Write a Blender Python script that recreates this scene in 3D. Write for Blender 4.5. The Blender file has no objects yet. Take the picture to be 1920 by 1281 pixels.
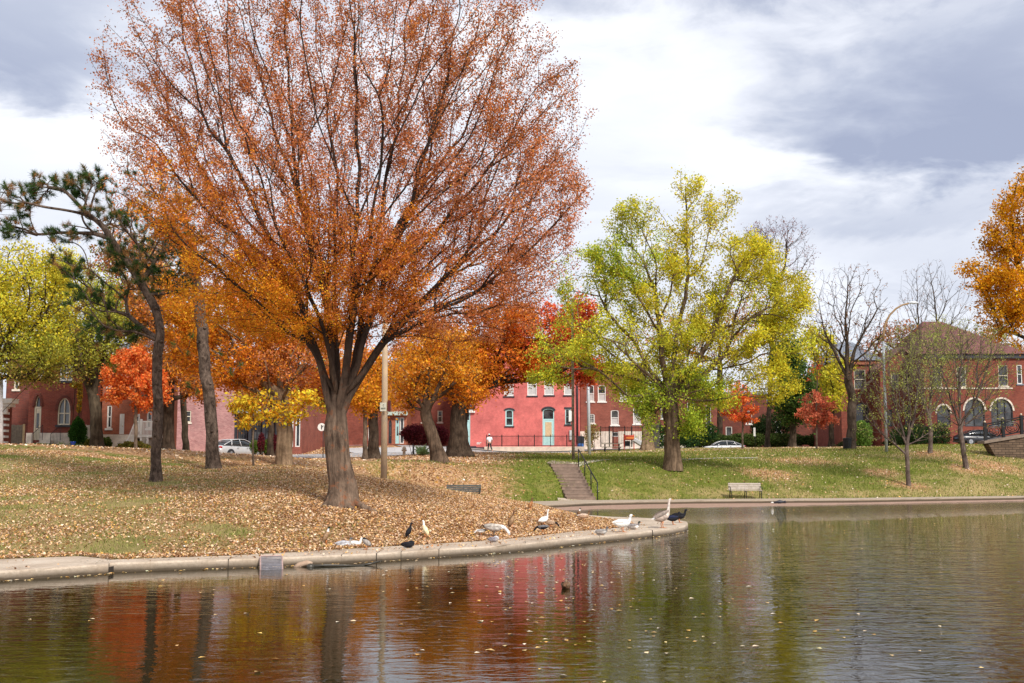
import bpy, math, random
import numpy as np
random.seed(7); RNG = np.random.default_rng(11)
PI = math.pi
scene = bpy.context.scene
COL = scene.collection
# ------------------------------------------------------------------ camera
F = 1920*40/36.0
CH = 2.14
PITCH = math.atan(230/F)
CP, SP = math.cos(PITCH), math.sin(PITCH)
cam_d = bpy.data.cameras.new("camera"); cam = bpy.data.objects.new("camera", cam_d); COL.objects.link(cam)
cam.location = (0, 0, CH); cam.rotation_euler = (PI/2+PITCH, 0, 0)
cam_d.lens = 40; cam_d.sensor_width = 36; cam_d.clip_start = .1; cam_d.clip_end = 3000
scene.camera = cam

def P(px, py, D):
    """the point that stands D metres in front of the viewpoint along this sight line"""
    cx = (px-960)/F; cy = (640.5-py)/F
    dy = CP-cy*SP; dz = SP+cy*CP
    t = D/dy
    return np.array([cx*t, D, CH+dz*t])
def ZP(py, D): return P(960, py, D)[2]
def XP(px, D, z=2.0): return (px-960)/F*(D*CP+(z-CH)*SP)

# ------------------------------------------------------------------ ground shape
ctl = []
def cz(px, D, z): ctl.append((XP(px, D, z), D, z))
def cy_(px, py, D): p = P(px, py, D); ctl.append(tuple(p))
for a in [(-500,20,.3),(0,25.5,.35),(300,25.3,.3),(600,27.6,.35),(900,31,.3),(1100,36,.25),(1180,38,.22),
          (0,36,1.4),(0,50,2.85),(0,60,3.15),(649,50,1.6),(750,50,1.1),(880,50,.4),(960,50,.3),(1100,46,.22),
          (700,57,1.55),(700,68,2.3),(870,61,.3),(870,67,2.1),(870,72,2.35),(1000,61.6,.3),(1000,66.5,2.15),(1000,72,2.3),
          (1150,63.5,.3),(1300,65.5,.3),(1600,67.5,.3),(1920,72,.3),(2400,80,.3),(650,95,2.7),
          (-500,40,2.4),(-500,60,3.2),(-500,90,3.5),(2400,90,2.6),(2400,110,3.8),(200,92,3.2),
          (0,150,3.7),(700,150,3.6),(1300,150,3.9),(1900,150,4.1),(0,400,4),(960,400,4),(1900,400,4)]: cz(*a)
for a in [(300,850,53),(293,905,38),(400,880,46),(640,945,31),(545,874,46),(649,893,42),(750,904,41),(880,929,41),(1000,946,42),(1100,958,42),
          (560,860,65),(450,861,89),(0,838,75),(250,849,68),(825,873,64),(800,853,95),(860,849,92),(917,848.5,112),(800,838.5,113),(720,836,116),(600,841,112),(700,848,103),(1000,851,105),
          (1262,880,70),(1262,862,79),(1262,848,95),(1262,841,118),(1060,871,68),(1060,855,88),(1450,845,90),(1450,900,70.5),(1592,843.5,92),
          (1703,910,71.5),(1703,860,82),(1745,850,84),(1812,878,77),(1900,905,75.5),(1900,868,82),(1860,838,90),(1400,840,110),(1700,838,105),(1900,836,105)]: cy_(*a)
ctl = np.array(ctl); _c = ctl[:, :2]/50.0
def _phi(r2): return .5*r2*np.log(r2+1e-9)
_n = len(ctl); _A = np.zeros((_n+3, _n+3)); _d = ((_c[:, None]-_c[None])**2).sum(-1)
_A[:_n, :_n] = _phi(_d)+np.eye(_n)*2e-4; _A[:_n, _n] = 1; _A[:_n, _n+1:] = _c; _A[_n, :_n] = 1; _A[_n+1:, :_n] = _c.T
_w = np.linalg.solve(_A, np.r_[ctl[:, 2], 0, 0, 0])
def rbf(x, y):
    q = np.stack([x, y], -1)/50.0; out = np.empty(len(q))
    for i in range(0, len(q), 20000):
        b = q[i:i+20000]; d = ((b[:, None]-_c[None])**2).sum(-1)
        out[i:i+20000] = _phi(d)@_w[:_n]+_w[_n]+b@_w[_n+1:]
    return out
def pl(lst, z=.2): return np.array([(XP(px, D, z), D) for px, D in lst])
NF = pl([(-700,14.5),(-400,17.8),(-150,20.2),(0,21.3),(150,22.3),(203,22.7),(206,23.0),(428,23.9),(560,24.5),(700,25.4),(820,26.6),(945,28),(1100,31.1),(1200,33.4),(1260,35.3),(1283,36.6),(1291,38),(1288,39.5),(1265,41),(1205,42.2),(1140,43.2),(1090,45),(1060,47.5),(1040,50.5),(1012,53.5)])
NB = pl([(-700,17),(-400,20.5),(-150,23),(0,23.9),(150,24.7),(200,24.0),(209,23.8),(428,24.8),(560,25.9),(700,27.3),(820,28.5),(945,30.2),(1100,34.3),(1150,35.4),(1172,36.2),(1180,36.8),(1184,37.1),(1183,37.6),(1178,38.4),(1155,39.8),(1110,41.6),(1065,43.8),(1033,46.7),(1008,50),(985,53)])
FF = pl([(740,60),(840,57.6),(950,55.4),(1005,54.6),(1060,56.4),(1100,58.2),(1200,60),(1300,61.3),(1600,63.2),(1920,68.4),(2500,77)])
FB = pl([(740,62.5),(840,60.3),(950,59.8),(1005,60.4),(1060,61.6),(1100,62.3),(1200,63.2),(1300,64.3),(1600,66.3),(1920,71),(2500,80)])
POND = np.vstack([NF, FF[3:], [[75, 60], [75, -12], [-30, -12]]])
NP_ = np.vstack([NF, NB[::-1]]); FP_ = np.vstack([FF, FB[::-1]])
def seg_dist(q, poly):
    best = np.full(len(q), 1e9)
    for a, b in zip(poly, np.roll(poly, -1, 0)):
        ab = b-a; t = np.clip(((q-a)@ab)/(ab@ab+1e-12), 0, 1)
        best = np.minimum(best, np.hypot(*(q-a-t[:, None]*ab).T))
    return best
def inside(q, poly):
    r = np.zeros(len(q), bool); x, y = q.T
    for (ax, ay), (bx, by) in zip(poly, np.roll(poly, -1, 0)):
        c = ((ay > y) != (by > y))
        with np.errstate(divide='ignore', invalid='ignore'):
            r ^= c & (x < (bx-ax)*(y-ay)/(by-ay+1e-12)+ax)
    return r
def sstep(a, b, x): t = np.clip((x-a)/(b-a), 0, 1); return t*t*(3-2*t)
def H(x, y):
    x = np.atleast_1d(np.asarray(x, float)); y = np.atleast_1d(np.asarray(y, float))
    q = np.stack([x, y], -1)
    base = np.maximum(rbf(x, y), .19)+.03*np.sin(x*.9+y*.4)*np.sin(y*.7-x*.3)
    dp = np.minimum(np.where(inside(q, NP_), 0, seg_dist(q, NP_)), np.where(inside(q, FP_), 0, seg_dist(q, FP_)))
    w = sstep(0, 2.0, dp)
    h = np.where(dp <= 0, .13, .17*(1-w)+base*w)
    ip = inside(q, POND); ds = seg_dist(q, POND)*np.where(ip, -1, 1)
    k = sstep(.55, .2, ds)
    return h*(1-k)+(-.6)*k
def h1(x, y): return float(H(x, y)[0])
def ghit(px, py, d0=18, d1=160):
    D = np.arange(d0, d1, .08)
    a = P(px, py, 1.0); dx, dz = a[0], a[2]-CH
    x = dx*D; z = CH+dz*D; h = H(x, D)
    q = np.stack([x, D], -1)
    h = np.where(inside(q, NP_), .187, np.where(inside(q, FP_), .2, h))
    i = np.argmax(z <= h)
    return np.array([x[i], D[i], h[i]])

# ------------------------------------------------------------------ tagging
def tag(o, label=None, cat=None, group=None, kind=None):
    if label: o['label'] = label
    if cat: o['category'] = cat
    if group: o['group'] = group
    if kind: o['kind'] = kind
    return o
def empty(name, loc, rz=0, label=None, cat=None, group=None):
    o = bpy.data.objects.new(name, None); COL.objects.link(o); o.location = tuple(loc); o.rotation_euler = (0, 0, rz)
    o.empty_display_size = .2
    return tag(o, label, cat, group)
def copy_tree(o, parent=None):
    c = o.copy(); COL.objects.link(c); c.parent = parent
    for ch in [x for x in bpy.data.objects if x.parent == o]: copy_tree(ch, c)
    return c

# ------------------------------------------------------------------ materials
MATS = {}
def nodes_of(name):
    m = bpy.data.materials.new(name); m.use_nodes = True; nt = m.node_tree; nt.nodes.clear()
    out = nt.nodes.new('ShaderNodeOutputMaterial')
    return m, nt, out
def N(nt, t, **kw):
    n = nt.nodes.new(t)
    for k, v in kw.items():
        if k in n.inputs.keys(): n.inputs[k].default_value = v
        else: setattr(n, k, v)
    return n
def ramp(nt, fac, stops):
    r = nt.nodes.new('ShaderNodeValToRGB'); e = r.color_ramp.elements
    while len(e) < len(stops): e.new(.5)
    for i, (p, c) in enumerate(stops): e[i].position = p; e[i].color = (c[0], c[1], c[2], 1)
    nt.links.new(fac, r.inputs[0]); return r.outputs[0]
def mixc(nt, f, a, b, mode='MIX'):
    m = nt.nodes.new('ShaderNodeMix'); m.data_type = 'RGBA'; m.blend_type = mode
    for s, v in ((0, f), (6, a), (7, b)):
        if hasattr(v, 'is_linked') or hasattr(v, 'links'): nt.links.new(v, m.inputs[s])
        elif s == 0: m.inputs[0].default_value = v
        else: m.inputs[s].default_value = (v[0], v[1], v[2], 1)
    return m.outputs[2]
def noise(nt, vec, scale, detail=3, rough=.55, dist=0):
    n = N(nt, 'ShaderNodeTexNoise'); n.inputs['Scale'].default_value = scale; n.inputs['Detail'].default_value = detail
    n.inputs['Roughness'].default_value = rough; n.inputs['Distortion'].default_value = dist
    nt.links.new(vec, n.inputs['Vector']); return n
def bump(nt, h, s, d=.02):
    b = nt.nodes.new('ShaderNodeBump'); b.inputs['Strength'].default_value = s; b.inputs['Distance'].default_value = d
    nt.links.new(h, b.inputs['Height']); return b.outputs[0]
def plain(name, c, rough=.6, metal=0, var=.15, scale=6, bmp=.15, spec=.5, c2=None):
    if name in MATS: return MATS[name]
    m, nt, out = nodes_of(name); tc = N(nt, 'ShaderNodeTexCoord')
    b = N(nt, 'ShaderNodeBsdfPrincipled'); n = noise(nt, tc.outputs['Object'], scale, 5, .65)
    lo = [x*(1-var*1.6) for x in c]; hi = [min(1, x*(1+var*1.6)) for x in c]
    if c2: lo = c2; hi = c
    col = ramp(nt, n.outputs[0], [(.3, lo), (.7, hi)])
    nt.links.new(col, b.inputs['Base Color']); b.inputs['Roughness'].default_value = rough; b.inputs['Metallic'].default_value = metal
    b.inputs['Specular IOR Level'].default_value = spec
    if bmp: nt.links.new(bump(nt, n.outputs[0], bmp), b.inputs['Normal'])
    nt.links.new(b.outputs[0], out.inputs[0]); MATS[name] = m; return m
def attrmat(name, rough=.7, transl=0, spec=.3, bscale=0):
    if name in MATS: return MATS[name]
    m, nt, out = nodes_of(name); a = N(nt, 'ShaderNodeAttribute', attribute_name='Col')
    b = N(nt, 'ShaderNodeBsdfPrincipled'); b.inputs['Roughness'].default_value = rough; b.inputs['Specular IOR Level'].default_value = spec
    nt.links.new(a.outputs['Color'], b.inputs['Base Color'])
    if bscale:
        tc = N(nt, 'ShaderNodeTexCoord'); n = noise(nt, tc.outputs['Object'], bscale, 3)
        nt.links.new(bump(nt, n.outputs[0], .4, .01), b.inputs['Normal'])
    if transl:
        t = N(nt, 'ShaderNodeBsdfTranslucent'); nt.links.new(a.outputs['Color'], t.inputs['Color'])
        mx = N(nt, 'ShaderNodeMixShader'); mx.inputs[0].default_value = transl
        nt.links.new(b.outputs[0], mx.inputs[1]); nt.links.new(t.outputs[0], mx.inputs[2]); nt.links.new(mx.outputs[0], out.inputs[0])
    else: nt.links.new(b.outputs[0], out.inputs[0])
    MATS[name] = m; return m
def brickmat(name, c1, c2, mortar, scale=1.0, paint=0.0, stain=(.5,.5,.5)):
    if name in MATS: return MATS[name]
    m, nt, out = nodes_of(name); g = N(nt, 'ShaderNodeNewGeometry'); s = N(nt, 'ShaderNodeSeparateXYZ'); nt.links.new(g.outputs['Position'], s.inputs[0])
    ad = N(nt, 'ShaderNodeMath', operation='ADD'); nt.links.new(s.outputs[0], ad.inputs[0]); nt.links.new(s.outputs[1], ad.inputs[1])
    cb = N(nt, 'ShaderNodeCombineXYZ'); nt.links.new(ad.outputs[0], cb.inputs[0]); nt.links.new(s.outputs[2], cb.inputs[1])
    br = N(nt, 'ShaderNodeTexBrick'); nt.links.new(cb.outputs[0], br.inputs['Vector'])
    br.inputs['Scale'].default_value = scale; br.inputs['Brick Width'].default_value = .24; br.inputs['Row Height'].default_value = .08
    br.inputs['Mortar Size'].default_value = .009; br.inputs['Mortar Smooth'].default_value = .3
    br.inputs['Color1'].default_value = (*c1, 1); br.inputs['Color2'].default_value = (*c2, 1); br.inputs['Mortar'].default_value = (*mortar, 1)
    n = noise(nt, g.outputs['Position'], .8, 6, .7); n2 = noise(nt, g.outputs['Position'], 4, 4, .7)
    col = mixc(nt, .75, br.outputs[0], ramp(nt, n.outputs[0], [(.3, (.58, .56, .56)), (.66, (1.16, 1.14, 1.1))]), 'MULTIPLY')
    col = mixc(nt, .5, col, ramp(nt, n2.outputs[0], [(.35, (.75, .75, .75)), (.65, (1.15, 1.1, 1.1))]), 'MULTIPLY')
    b = N(nt, 'ShaderNodeBsdfPrincipled', Roughness=.85 if not paint else .6); b.inputs['Specular IOR Level'].default_value = .12; nt.links.new(col, b.inputs['Base Color'])
    nt.links.new(bump(nt, br.outputs[1], -.5, .01), b.inputs['Normal'])
    nt.links.new(b.outputs[0], out.inputs[0]); MATS[name] = m; return m
def barkmat(name, c1, c2, scale=6, sz=.25):
    if name in MATS: return MATS[name]
    m, nt, out = nodes_of(name); tc = N(nt, 'ShaderNodeTexCoord'); mp = N(nt, 'ShaderNodeMapping'); mp.inputs['Scale'].default_value = (1, 1, sz)
    nt.links.new(tc.outputs['Object'], mp.inputs[0])
    n = noise(nt, mp.outputs[0], scale, 6, .7, .6); n2 = noise(nt, tc.outputs['Object'], 1.6, 5, .7)
    col = ramp(nt, n.outputs[0], [(.32, c1), (.66, c2)])
    col = mixc(nt, .8, col, ramp(nt, n2.outputs[0], [(.35, (.42, .38, .36)), (.65, (1.25, 1.2, 1.15))]), 'MULTIPLY')
    b = N(nt, 'ShaderNodeBsdfPrincipled', Roughness=.9); nt.links.new(col, b.inputs['Base Color']); b.inputs['Specular IOR Level'].default_value = .04
    nt.links.new(bump(nt, n.outputs[0], 1.0, .06), b.inputs['Normal'])
    nt.links.new(b.outputs[0], out.inputs[0]); MATS[name] = m; return m
def glassmat():
    if 'glass' in MATS: return MATS['glass']
    m, nt, out = nodes_of('window_glass'); g = N(nt, 'ShaderNodeNewGeometry'); n = noise(nt, g.outputs['Position'], .9, 4)
    b = N(nt, 'ShaderNodeBsdfPrincipled', Roughness=.08); b.inputs['Specular IOR Level'].default_value = .8
    nt.links.new(ramp(nt, n.outputs[0], [(.4, (.012, .013, .016)), (.65, (.09, .095, .1))]), b.inputs['Base Color'])
    n2 = noise(nt, g.outputs['Position'], 2.2, 2); nt.links.new(bump(nt, n2.outputs[0], .15, .02), b.inputs['Normal'])
    nt.links.new(b.outputs[0], out.inputs[0]); MATS['glass'] = m; return m

# ------------------------------------------------------------------ mesh builders
def mesh_np(name, V, Fq, mat, parent=None, col=None, smooth=False, loc=None):
    V = np.asarray(V, np.float32); Fq = np.asarray(Fq, np.int32)
    me = bpy.data.meshes.new(name); off = np.zeros(3)
    if parent is not None: off = np.array(parent.location)
    elif loc is not None: off = np.array(loc)
    V = V-off.astype(np.float32)
    k = Fq.shape[1]
    me.vertices.add(len(V)); me.vertices.foreach_set('co', V.ravel())
    me.loops.add(Fq.size); me.loops.foreach_set('vertex_index', Fq.ravel())
    me.polygons.add(len(Fq)); me.polygons.foreach_set('loop_start', np.arange(0, Fq.size, k, dtype=np.int32))
    if smooth: me.polygons.foreach_set('use_smooth', np.ones(len(Fq), bool))
    me.update(calc_edges=True)
    if col is not None:
        ca = me.color_attributes.new('Col', 'FLOAT_COLOR', 'POINT'); c = np.ones((len(V), 4), np.float32); c[:, :3] = col
        ca.data.foreach_set('color', c.ravel())
    me.materials.append(mat)
    o = bpy.data.objects.new(name, me); COL.objects.link(o)
    if parent is not None: o.parent = parent
    elif loc is not None: o.location = tuple(loc)
    return o
class MB:
    def __init__(s): s.v = []; s.f = []; s.c = []; s.cur = (1, 1, 1)
    def add(s, vs, fs):
        n = len(s.v); s.v += [tuple(map(float, v)) for v in vs]; s.f += [tuple(i+n for i in f) for f in fs]; s.c += [s.cur]*len(vs); return s
    def box(s, x0, x1, y0, y1, z0, z1, taper=0):
        t = taper
        return s.add([(x0,y0,z0),(x1,y0,z0),(x1,y1,z0),(x0,y1,z0),(x0+t,y0+t,z1),(x1-t,y0+t,z1),(x1-t,y1-t,z1),(x0+t,y1-t,z1)],
              [(0,3,2,1),(4,5,6,7),(0,1,5,4),(1,2,6,5),(2,3,7,6),(3,0,4,7)])
    def obox(s, c, ux, uy, uz, hx, hy, hz):
        c = np.array(c, float); ux = np.array(ux, float); uy = np.array(uy, float); uz = np.array(uz, float); vs = []
        for dz in (-1, 1):
            for dx, dy in ((-1,-1),(1,-1),(1,1),(-1,1)): vs.append(c+ux*dx*hx+uy*dy*hy+uz*dz*hz)
        return s.add(vs, [(0,3,2,1),(4,5,6,7),(0,1,5,4),(1,2,6,5),(2,3,7,6),(3,0,4,7)])
    def tube(s, pts, rad, n=8, cap=True, sq=1.0):
        pts = np.array(pts, float); m = len(pts); rad = np.broadcast_to(np.asarray(rad, float), (m,))
        t = np.gradient(pts, axis=0); t /= np.linalg.norm(t, axis=1)[:, None]+1e-9
        mean = np.abs(t).mean(0); ref = np.eye(3)[np.argmin(mean)]
        u = np.cross(t, ref); u /= np.linalg.norm(u, axis=1)[:, None]+1e-9; w = np.cross(t, u)
        a = np.arange(n)*2*PI/n
        R = pts[:, None]+rad[:, None, None]*(np.cos(a)[None, :, None]*u[:, None]*sq+np.sin(a)[None, :, None]*w[:, None])
        fs = []
        for i in range(m-1):
            for j in range(n): fs.append((i*n+j, i*n+(j+1) % n, (i+1)*n+(j+1) % n, (i+1)*n+j))
        if cap: fs += [tuple(range(n))[::-1], tuple((m-1)*n+j for j in range(n))]
        return s.add(R.reshape(-1, 3), fs)
    def cyl(s, x, y, z0, z1, r, n=16, r2=None): return s.tube([(x, y, z0), (x, y, z1)], [r, r if r2 is None else r2], n)
    def ball(s, c, rx, ry, rz, n=12, m=8):
        vs = [(c[0], c[1], c[2]-rz)]; fs = []
        for i in range(1, m):
            th = -PI/2+PI*i/m
            for j in range(n): a = 2*PI*j/n; vs.append((c[0]+rx*math.cos(th)*math.cos(a), c[1]+ry*math.cos(th)*math.sin(a), c[2]+rz*math.sin(th)))
        vs.append((c[0], c[1], c[2]+rz))
        for j in range(n): fs.append((0, 1+(j+1) % n, 1+j)); k = 1+(m-2)*n; fs.append((k+j, k+(j+1) % n, len(vs)-1))
        for i in range(m-2):
            for j in range(n): fs.append((1+i*n+j, 1+i*n+(j+1) % n, 1+(i+1)*n+(j+1) % n, 1+(i+1)*n+j))
        return s.add(vs, fs)
    def prism(s, poly, y0, y1):      # polygon in x,z pushed along y
        n = len(poly); vs = [(x, y0, z) for x, z in poly]+[(x, y1, z) for x, z in poly]
        return s.add(vs, [tuple(range(n)), tuple(range(2*n-1, n-1, -1))]+[(i, n+i, n+(i+1) % n, (i+1) % n) for i in range(n)])
    def build(s, name, mat, parent=None, smooth=False, loc=None, local=False, bevel=0):
        me = bpy.data.meshes.new(name); off = np.zeros(3)
        if parent is not None and not local: off = np.array(parent.location)
        elif loc is not None: off = np.array(loc)
        me.from_pydata([tuple(np.array(v)-off) for v in s.v], [], s.f)
        me.update()
        ca = me.color_attributes.new('Col', 'FLOAT_COLOR', 'POINT')
        c = np.ones((len(s.v), 4), np.float32); c[:, :3] = np.array(s.c, np.float32).reshape(-1, 3); ca.data.foreach_set('color', c.ravel())
        if smooth: me.polygons.foreach_set('use_smooth', [True]*len(me.polygons))
        me.materials.append(mat); o = bpy.data.objects.new(name, me); COL.objects.link(o)
        if parent is not None: o.parent = parent
        elif loc is not None: o.location = tuple(loc)
        if bevel:
            b = o.modifiers.new('bevel', 'BEVEL'); b.width = bevel; b.segments = 2; b.limit_method = 'ANGLE'
        return o

# ------------------------------------------------------------------ light and sky
world = bpy.data.worlds.new("World"); scene.world = world; world.use_nodes = True
nt = world.node_tree; nt.nodes.clear(); wo = nt.nodes.new('ShaderNodeOutputWorld'); bg = nt.nodes.new('ShaderNodeBackground')
SUN_EL, SUN_AZ = math.radians(42), math.radians(150)    # azimuth clockwise from straight ahead
sky = N(nt, 'ShaderNodeTexSky'); sky.sky_type = 'NISHITA'; sky.sun_disc = False; sky.sun_elevation = SUN_EL; sky.sun_rotation = SUN_AZ
tc = N(nt, 'ShaderNodeTexCoord'); sp = N(nt, 'ShaderNodeSeparateXYZ'); nt.links.new(tc.outputs['Generated'], sp.inputs[0])
def M(op, a, b=None, clamp=False):
    n = N(nt, 'ShaderNodeMath', operation=op); n.use_clamp = clamp
    for i, v in enumerate((a, b)):
        if v is None: continue
        if isinstance(v, (int, float)): n.inputs[i].default_value = v
        else: nt.links.new(v, n.inputs[i])
    return n.outputs[0]
az = M('ARCTAN2', sp.outputs[0], sp.outputs[1]); el = M('ARCSINE', sp.outputs[2])
cb = N(nt, 'ShaderNodeCombineXYZ'); nt.links.new(az, cb.inputs[0]); nt.links.new(M('MULTIPLY', el, 2.6), cb.inputs[1])
n1 = noise(nt, cb.outputs[0], 4.2, 8, .6, .6); n2 = noise(nt, cb.outputs[0], 9, 5, .55, .3)
wa = M('ADD', az, M('MULTIPLY', M('SUBTRACT', n2.outputs[0], .5), .34)); we = M('ADD', el, M('MULTIPLY', M('SUBTRACT', n1.outputs[0], .5), .22))
tot = M('MULTIPLY', M('SUBTRACT', n1.outputs[0], .5), 1.15)
tot = M('ADD', tot, M('MULTIPLY', M('SUBTRACT', n2.outputs[0], .5), .5))
for px, py, rx, ry, s in [(1800,200,400,100,1.0),(1700,290,250,50,.55),(1880,330,260,40,.75),(1450,-20,500,60,.75),(20,120,280,75,.62),(120,20,250,60,.3),(-100,160,200,50,.4),(1650,420,260,26,.35),(1700,540,200,60,.25),
                          (1420,330,180,60,-.55),(900,120,400,120,-.4),(150,270,260,70,-.6),(1500,120,130,60,-.2),(1300,210,260,90,-.25)]:
    a0, e0 = (px-960)/F, (870-py)/F
    dx = M('DIVIDE', M('SUBTRACT', wa, a0), rx/F); dy = M('DIVIDE', M('SUBTRACT', we, e0), ry/F)
    r2 = M('ADD', M('MULTIPLY', dx, dx), M('MULTIPLY', dy, dy))
    tot = M('ADD', tot, M('MULTIPLY', M('POWER', 2.718, M('MULTIPLY', r2, -.8)), s))
ccol = ramp(nt, M('ADD', M('MULTIPLY', tot, .6), .32, True), [(.0, (.80, .81, .84)), (.2, (.72, .74, .80)), (.40, (.58, .605, .68)), (.68, (.42, .455, .555)), (1.0, (.30, .335, .45))])
skc = mixc(nt, 1.0, sky.outputs[0], (.09, .09, .09), 'MULTIPLY')
mixed = mixc(nt, .93, skc, ccol)
zen = N(nt, 'ShaderNodeMapRange'); nt.links.new(sp.outputs[2], zen.inputs[0]); zen.inputs[1].default_value = .42; zen.inputs[2].default_value = .9
zen.inputs[3].default_value = 1.0; zen.inputs[4].default_value = .85
nt.links.new(mixed, bg.inputs[0]); nt.links.new(zen.outputs[0], bg.inputs[1]); nt.links.new(bg.outputs[0], wo.inputs[0])
sd = bpy.data.lights.new('sun', 'SUN'); sd.energy = 3.3; sd.angle = math.radians(10); sd.color = (1, .95, .87)
so = bpy.data.objects.new('sun', sd); COL.objects.link(so)
from mathutils import Vector
sv = Vector((math.sin(SUN_AZ)*math.cos(SUN_EL), math.cos(SUN_AZ)*math.cos(SUN_EL), math.sin(SUN_EL)))
so.rotation_euler = sv.to_track_quat('Z', 'Y').to_euler()
scene.view_settings.view_transform = 'Standard'; scene.view_settings.look = 'None'; scene.view_settings.exposure = .5; scene.view_settings.gamma = 1
# ================================================================== GROUND, WATER, PATHS
def litter_at(x, y):
    """how thickly fallen leaves cover the grass"""
    pxx = x/np.maximum(y, 1)*F*1.006+960
    n = .5+.5*np.sin(x*.55+1.3*np.sin(y*.35))*np.sin(y*.5+1.7*np.sin(x*.23))
    n2 = .5+.5*np.sin(x*2.1+2*np.sin(y*1.3))*np.sin(y*1.7+2*np.sin(x*.9))
    hill = sstep(47, 43, y-(700-pxx)*.012)*sstep(1250, 1150, pxx)
    gp_ = sstep(.62, .9, .5+.5*np.sin(x*1.1+1.7*np.sin(y*.9))*np.sin(y*1.25+1.9*np.sin(x*.6)))*sstep(800, 350, pxx)
    a = hill*((.22+.40*sstep(250, 850, pxx))+.3*n+.14*(n2-.5)+.25*sstep(300, 800, pxx)*sstep(27, 33, y)-.32*gp_)
    lawn_l = (1-hill)*sstep(1050, 900, pxx)*(.35+.3*n)
    top = (1-hill)*sstep(63, 70, y)*sstep(1040, 900, pxx)*.95
    far = (1-hill)*(.1+.12*n*n2)*sstep(900, 1050, pxx)
    street = (1-hill)*sstep(84, 92, y)*sstep(1300, 1000, pxx)*sstep(114, 108, y)*.45
    under = sum(.5*np.exp(-(((x-XP(a_, b_))/c_)**2+((y-b_)/c_)**2)) for a_, b_, c_ in [(1703,71.5,1.2),(1745,84,1.8),(1812,77,1.5),(1440,72.5,2.0),(1500,80,2.5),(1650,75,1.3),(1860,80,2)])+.25*np.exp(-(((x-20)/9)**2+((y-95)/8)**2))
    return np.clip(np.maximum.reduce([a, lawn_l, top, far, street])+under, 0, 1)
def dry_at(x, y):
    pxx = x/np.maximum(y, 1)*F*1.006+960
    crest = np.exp(-((y-40)/5)**2)*sstep(600, 760, pxx)*sstep(1250, 1150, pxx)
    shore = np.exp(-np.clip(y-(60+(pxx-1200)*.012), 0, 99)/3.5)*sstep(1050, 1200, pxx)
    hill = sstep(47, 43, y)*sstep(1250, 1150, pxx)*.35
    right = sstep(1550, 1900, pxx)*sstep(66, 74, y)*.15
    top = sstep(76, 84, y)*.18
    return np.clip(crest*.9+shore*.7+hill+right+top, 0, 1)
us = np.concatenate([np.linspace(-1.5, -.6, 14)[:-1], np.linspace(-.6, .62, 330), np.linspace(.62, 1.5, 14)[1:]])
ds_ = np.concatenate([np.arange(2, 17, 1.0), np.arange(17, 75, .28), np.arange(75, 130, .8), np.geomspace(130, 900, 24)])
U, Dg = np.meshgrid(us, ds_); X = (U*np.maximum(Dg, 12)).ravel(); Y = Dg.ravel()
Zg = H(X, Y); Zg = np.where((Y > 17) & (Y < 90), Zg+.012*np.sin(X*3.1+Y*1.7)*np.sin(Y*2.9), Zg)
nr, nc = U.shape; idx = np.arange(nr*nc).reshape(nr, nc)
Fg = np.stack([idx[:-1, :-1], idx[:-1, 1:], idx[1:, 1:], idx[1:, :-1]], -1).reshape(-1, 4)
gcol = np.zeros((len(X), 3)); gcol[:, 0] = litter_at(X, Y); gcol[:, 1] = dry_at(X, Y)
m, nt, out = nodes_of('park_ground'); at = N(nt, 'ShaderNodeAttribute', attribute_name='Col'); sc = N(nt, 'ShaderNodeSeparateColor'); nt.links.new(at.outputs['Color'], sc.inputs[0])
g = N(nt, 'ShaderNodeNewGeometry'); pos = g.outputs['Position']
na = noise(nt, pos, .55, 6, .65); nb = noise(nt, pos, 3.5, 6, .75); nc_ = noise(nt, pos, 22, 5, .8)
green = ramp(nt, nb.outputs[0], [(.3, (.08, .105, .016)), (.5, (.15, .18, .03)), (.72, (.25, .245, .06))])
green = mixc(nt, .8, green, ramp(nt, nc_.outputs[0], [(.3, (.45, .45, .4)), (.7, (1.45, 1.4, 1.25))]), 'MULTIPLY')
straw = ramp(nt, nc_.outputs[0], [(.3, (.20, .13, .05)), (.5, (.37, .28, .12)), (.7, (.52, .41, .20))])
def fadd(a, b, k, off=0, lo=.35, hi=.75):
    x = N(nt, 'ShaderNodeMath', operation='MULTIPLY_ADD'); nt.links.new(b, x.inputs[0]); x.inputs[1].default_value = k; nt.links.new(a, x.inputs[2])
    r = N(nt, 'ShaderNodeMapRange'); r.interpolation_type = 'SMOOTHSTEP'; nt.links.new(x.outputs[0], r.inputs[0]); r.inputs[1].default_value = lo+off; r.inputs[2].default_value = hi+off; return r.outputs[0]
c = mixc(nt, fadd(sc.outputs[1], na.outputs[0], 1.1, .2), green, straw)
vo = N(nt, 'ShaderNodeTexVoronoi'); vo.inputs['Scale'].default_value = 13; nt.links.new(pos, vo.inputs['Vector'])
vs = N(nt, 'ShaderNodeSeparateColor'); nt.links.new(vo.outputs['Color'], vs.inputs[0])
leafc = ramp(nt, vs.outputs[0], [(0, (.15, .068, .03)), (.35, (.36, .19, .09)), (.65, (.50, .30, .16)), (.85, (.62, .42, .25)), (1, (.50, .24, .05))])
c = mixc(nt, fadd(sc.outputs[0], nb.outputs[0], .9, .1, .5, .85), c, leafc)
b = N(nt, 'ShaderNodeBsdfPrincipled', Roughness=.95); b.inputs['Specular IOR Level'].default_value = .1; nt.links.new(c, b.inputs['Base Color'])
nt.links.new(bump(nt, nc_.outputs[0], .9, .08), b.inputs['Normal']); nt.links.new(b.outputs[0], out.inputs[0])
GROUND_M = m
tag(mesh_np('ground', np.stack([X, Y, Zg], -1), Fg, m, col=gcol, smooth=True), kind='structure')

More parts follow.
